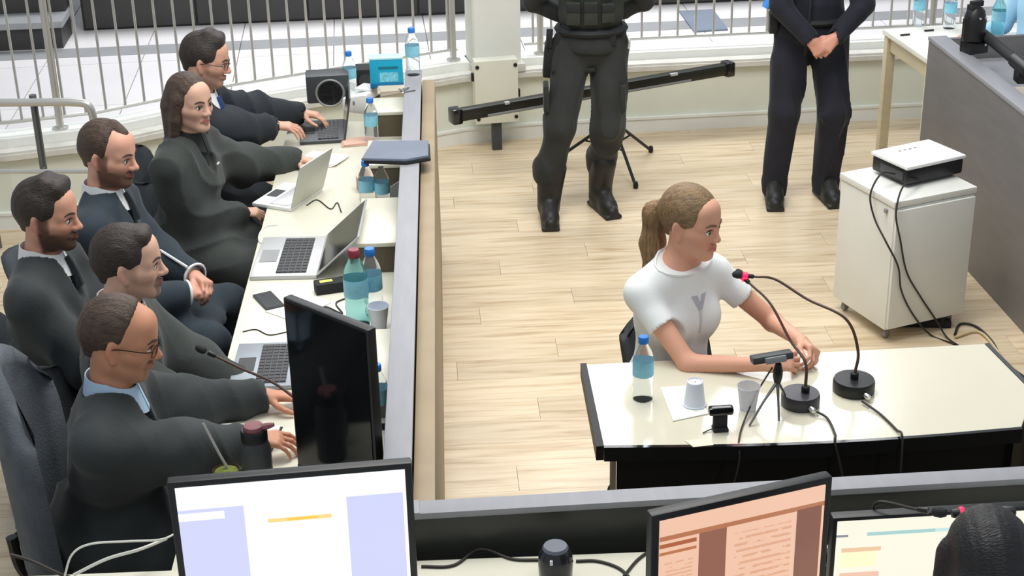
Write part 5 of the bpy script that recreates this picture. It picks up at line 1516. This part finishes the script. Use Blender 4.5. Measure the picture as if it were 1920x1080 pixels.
# faint grey print on the chest
M_PRINT = mat('grey_shirt_print', '#b9bcc6', .9, var=.05)
def chest_pt(u, w_):
    """point on the shirt front: u to her left, w_ up from mid chest."""
    o = pq['Nk'] - pq['tu'] * .19 + pq['l'] * u + pq['tu'] * w_
    return o
from mathutils.bvhtree import BVHTree
shirt_o = [c for c in pq['root'].children if c.name.startswith('shirt')][0]
bv = BVHTree.FromPolygons([v.co for v in shirt_o.data.vertices], [p.vertices[:] for p in shirt_o.data.polygons])
def decal(name, poly_rows, m):
    bm = bmesh.new(); rows = []
    for row in poly_rows:
        r = []
        for (u, w_) in row:
            o = Vector(chest_pt(u, w_) - pq['off']) + Vector(pq['tf']) * .4
            hit = bv.ray_cast(o, -Vector(pq['tf']))
            p = hit[0] + hit[1] * .0015 if hit[0] is not None else o - Vector(pq['tf']) * .25
            r.append(bm.verts.new(p))
        rows.append(r)
    for i in range(len(rows) - 1):
        for j in range(len(rows[0]) - 1): bm.faces.new((rows[i][j], rows[i][j + 1], rows[i + 1][j + 1], rows[i + 1][j]))
    return finish(name, bm, m, pq['root'], smooth=True)
def strip(x0, y0, x1, y1, w0, w1, n=6):
    return [[(x0 + (x1 - x0) * k / n - (w0 + (w1 - w0) * k / n), y0 + (y1 - y0) * k / n), (x0 + (x1 - x0) * k / n + (w0 + (w1 - w0) * k / n), y0 + (y1 - y0) * k / n)] for k in range(n + 1)]
decal('shirt_print', strip(.016, .05, -.006, .105, .008, .013), M_PRINT)
decal('shirt_print', strip(.016, .05, .040, .102, .008, .012), M_PRINT)
decal('shirt_print', strip(.016, .052, .014, -.04, .006, .004, 10), mat('pale_grey_shirt_print', '#d3d6db', .9, var=.03))
seat_chair(pq, 'black chair of the woman in white', -78, False, M_BLACKM, bh=.14, bw=.17, dx=.06)

# guard with tactical vest, standing behind
GG = 'guards standing at the back'
f1 = A3(1030, 414, 0); f2 = A3(1126, 394, 0)
hO = V3(.455, 8.22, 1.63)
po = person('guard in black uniform with tactical vest and thigh holster standing behind, head out of frame', hO, -92, 0, 0, tyaw=-90, lean=0, skin='#b98a70', hair=('short', M_HAIRD), outfit='officer', cloth=M_UNIF, res=.0075, group=GG, sw=.20, seed=17,
            stand={-1: (f1[0], f1[1] + .04, V3(.02, -1, 0)), 1: (f2[0], f2[1] + .04, V3(.35, -1, 0))},
            hands={1: dict(w=V3(.52, 8.40, 1.05), dir=(-.8, .1, -.3), back=(0, 1, 0), pole=V3(1, .35, 0)), -1: dict(w=V3(.38, 8.40, 1.05), dir=(.8, .1, -.3), back=(0, 1, 0), pole=V3(-1, .35, 0))})
rt, of = po['root'], po['off']; T_ = po['T']
v, qd = sdf_mesh([El(po['Nk'] - UP * .20, T_, (.145, .180, .20), .05), El(po['Pv'] + UP * .16, T_, (.145, .175, .12), .05), Rc(po['Nk'], po['Nk'] + UP * .1, .09, .1, .02, -1), Wd([(po['Pv'] + UP * .095, UP)], .01)], .008, folds(.003, 2))
vest = np_obj('tactical_vest', v, qd, M_VEST, rt, of)
for i, (dx, z, w_, h_) in enumerate(((-.10, .20, .075, .12), (-.01, .20, .075, .12), (.08, .20, .07, .10), (-.06, .345, .10, .07), (.07, .345, .08, .08))):
    yv = -.150 + .10 * abs(dx) ** 1.2
    pch = box('pouch', Vector((po['Pv'][0] + dx - of[0], po['Pv'][1] + yv - of[1], po['Pv'][2] + z)), (w_, .035, h_), M_VEST, rt, bevel=.008, rot=(0, 0, dx * 1.8))
    box('flap', (0, -.019, h_ * .28), (w_ * .96, .006, h_ * .35), M_BLACKM, pch, bevel=.002)
belt = [po['Pv'] + UP * .085 + V3(math.cos(t) * .180, math.sin(t) * .142, 0) for t in np.linspace(0, 6.283, 28, endpoint=False)]
strip_tube('belt', belt, .02, M_BLACKM, rt, of, closed=True, smooth=False)
for dx, dz, w_ in ((-.165, .06, .05), (.16, .05, .05), (.10, .06, .05)):
    box('belt_pouch', Vector((dx, -.10 if abs(dx) < .15 else -.05, po['Pv'][2] + dz)), (w_, .05, .09), M_BLACKM, rt, bevel=.008)
hs_ = box('thigh_holster', Vector((-.232, .0, po['Pv'][2] - .085)), (.05, .085, .19), M_BLACKM, rt, bevel=.012, rot=(.06, .08, 0))
box('pistol_grip', (-.004, -.02, .125), (.034, .042, .10), M_BLACK, hs_, bevel=.006, rot=(-.25, 0, 0))
box('pistol_slide', (-.004, .028, .105), (.03, .04, .05), M_BLACK, hs_, bevel=.004)
for z in (.03, -.03): lathe('rivet', [(.008, 0), (.007, .004)], M_CHROME, hs_, (.026, -.035, z), seg=12, rot=(math.pi / 2, 0, 0))
box('leg_strap', Vector((-.10, -.005, po['Pv'][2] - .12)), (.24, .21, .03), M_BLACKM, rt, bevel=.012)
tube('key_clip', [Vector((.185, -.06, po['Pv'][2] + .07)), Vector((.20, -.09, po['Pv'][2] + .03)), Vector((.195, -.09, po['Pv'][2] - .01))], .006, M_SILVER, rt)
for q in (1, -1):
    kn_ = po['legs'][q][1] - of
    box('cargo_pocket', Vector((kn_[0] + q * .075, kn_[1] + .02, kn_[2] + .17)), (.03, .12, .15), M_UNIF, rt, bevel=.01)

# second guard with clasped hands
g1_ = A3(1452, 378, 0); g2_ = A3(1548, 373, 0)
hO2 = V3(1.675, 8.40, 1.63)
p2 = person('guard in dark navy jacket standing at the back with hands clasped, head out of frame', hO2, -95, 0, 0, tyaw=-92, lean=0, skin='#dba08a', hair=('short', M_HAIRD), outfit='officer_jacket', cloth=M_UNIFN, res=.0065, group=GG, sw=.185, seed=19,
            stand={-1: (g1_[0], g1_[1] + .04, V3(-.1, -1, 0)), 1: (g2_[0], g2_[1] + .04, V3(.15, -1, 0))},
            hands={1: dict(w=V3(1.76, 8.20, .98), dir=(-.72, -.25, -.62), back=(.1, -.9, .45), curl=(.5, .7, .4), pole=V3(1, .3, 0)), -1: dict(w=V3(1.63, 8.19, .97), dir=(.6, -.15, -.75), back=(-.2, -.9, .2), curl=(.6, .7, .4), pole=V3(-1, .3, 0))})
r2_, o2 = p2['root'], p2['off']
box('radio', Vector((-.215, -.02, p2['Pv'][2] + .05)), (.05, .06, .12), M_BLACK, r2_, bevel=.008)
bgp = box('document', Vector((-.25, -.03, p2['Pv'][2] + .18)), (.006, .07, .10), mat('blue_card_print', '#3b8fe0', .5, var=.3, scale=20), r2_, bevel=0, rot=(0, .35, .3))
strip_tube('belt', [p2['Pv'] + UP * .07 + V3(math.cos(t) * .19, math.sin(t) * .155, 0) for t in np.linspace(0, 6.283, 28, endpoint=False)], .018, M_BLACKM, r2_, o2, closed=True, smooth=False)
lapel = p2['Nk'] - p2['tu'] * .02
strip_tube('jacket_edge', [p2['Nk'] + V3(-.05, -.13, -.10), p2['Nk'] + V3(-.045, -.150, -.30), p2['Pv'] + V3(-.05, -.17, .0), p2['Pv'] + V3(-.06, -.16, -.10)], .008, M_BLACKM, r2_, o2)

# person at the near bench, seen from behind at the bottom right
hN = A3(1848, 1062, 1.40)
pn = person('person with black hair at the near bench, only the top of the head showing', hN, 88, 4, 0, tyaw=90, lean=0, skin='#c79a80', hair=('long', M_HAIRK), outfit='longsleeve', cloth=M_BLACKM, female=True, res=.008, group='person at the near bench', hs=1.04, seed=21,
            hands={1: dict(w=hN + V3(-.20, .24, -.47)), -1: dict(w=hN + V3(.20, .24, -.47))}, thigh=(.38, 0, 0))
seat_chair(pn, 'black chair of the person at the near bench', 90, False, M_BLACKM)
pn['root'].location.z += .0

# person in light blue behind the right bench
hR = V3(2.93, 8.62, 1.36)
pr_ = person('person in light blue shirt behind the right bench, mostly out of frame', hR, 185, 0, 0, tyaw=185, lean=.05, skin='#c79a80', hair=('short', M_HAIRD), outfit='longsleeve', cloth=M_BSHIRT, res=.008, group='person behind the right bench', seed=23,
             hands={1: dict(w=V3(2.66, 8.44, .82), dir=(-1, .3, 0)), -1: dict(w=V3(2.66, 8.72, .82), dir=(-1, 0, 0))}, thigh=(.25, 0, 0))
seat_chair(pr_, 'dark chair of the person in light blue', 185)
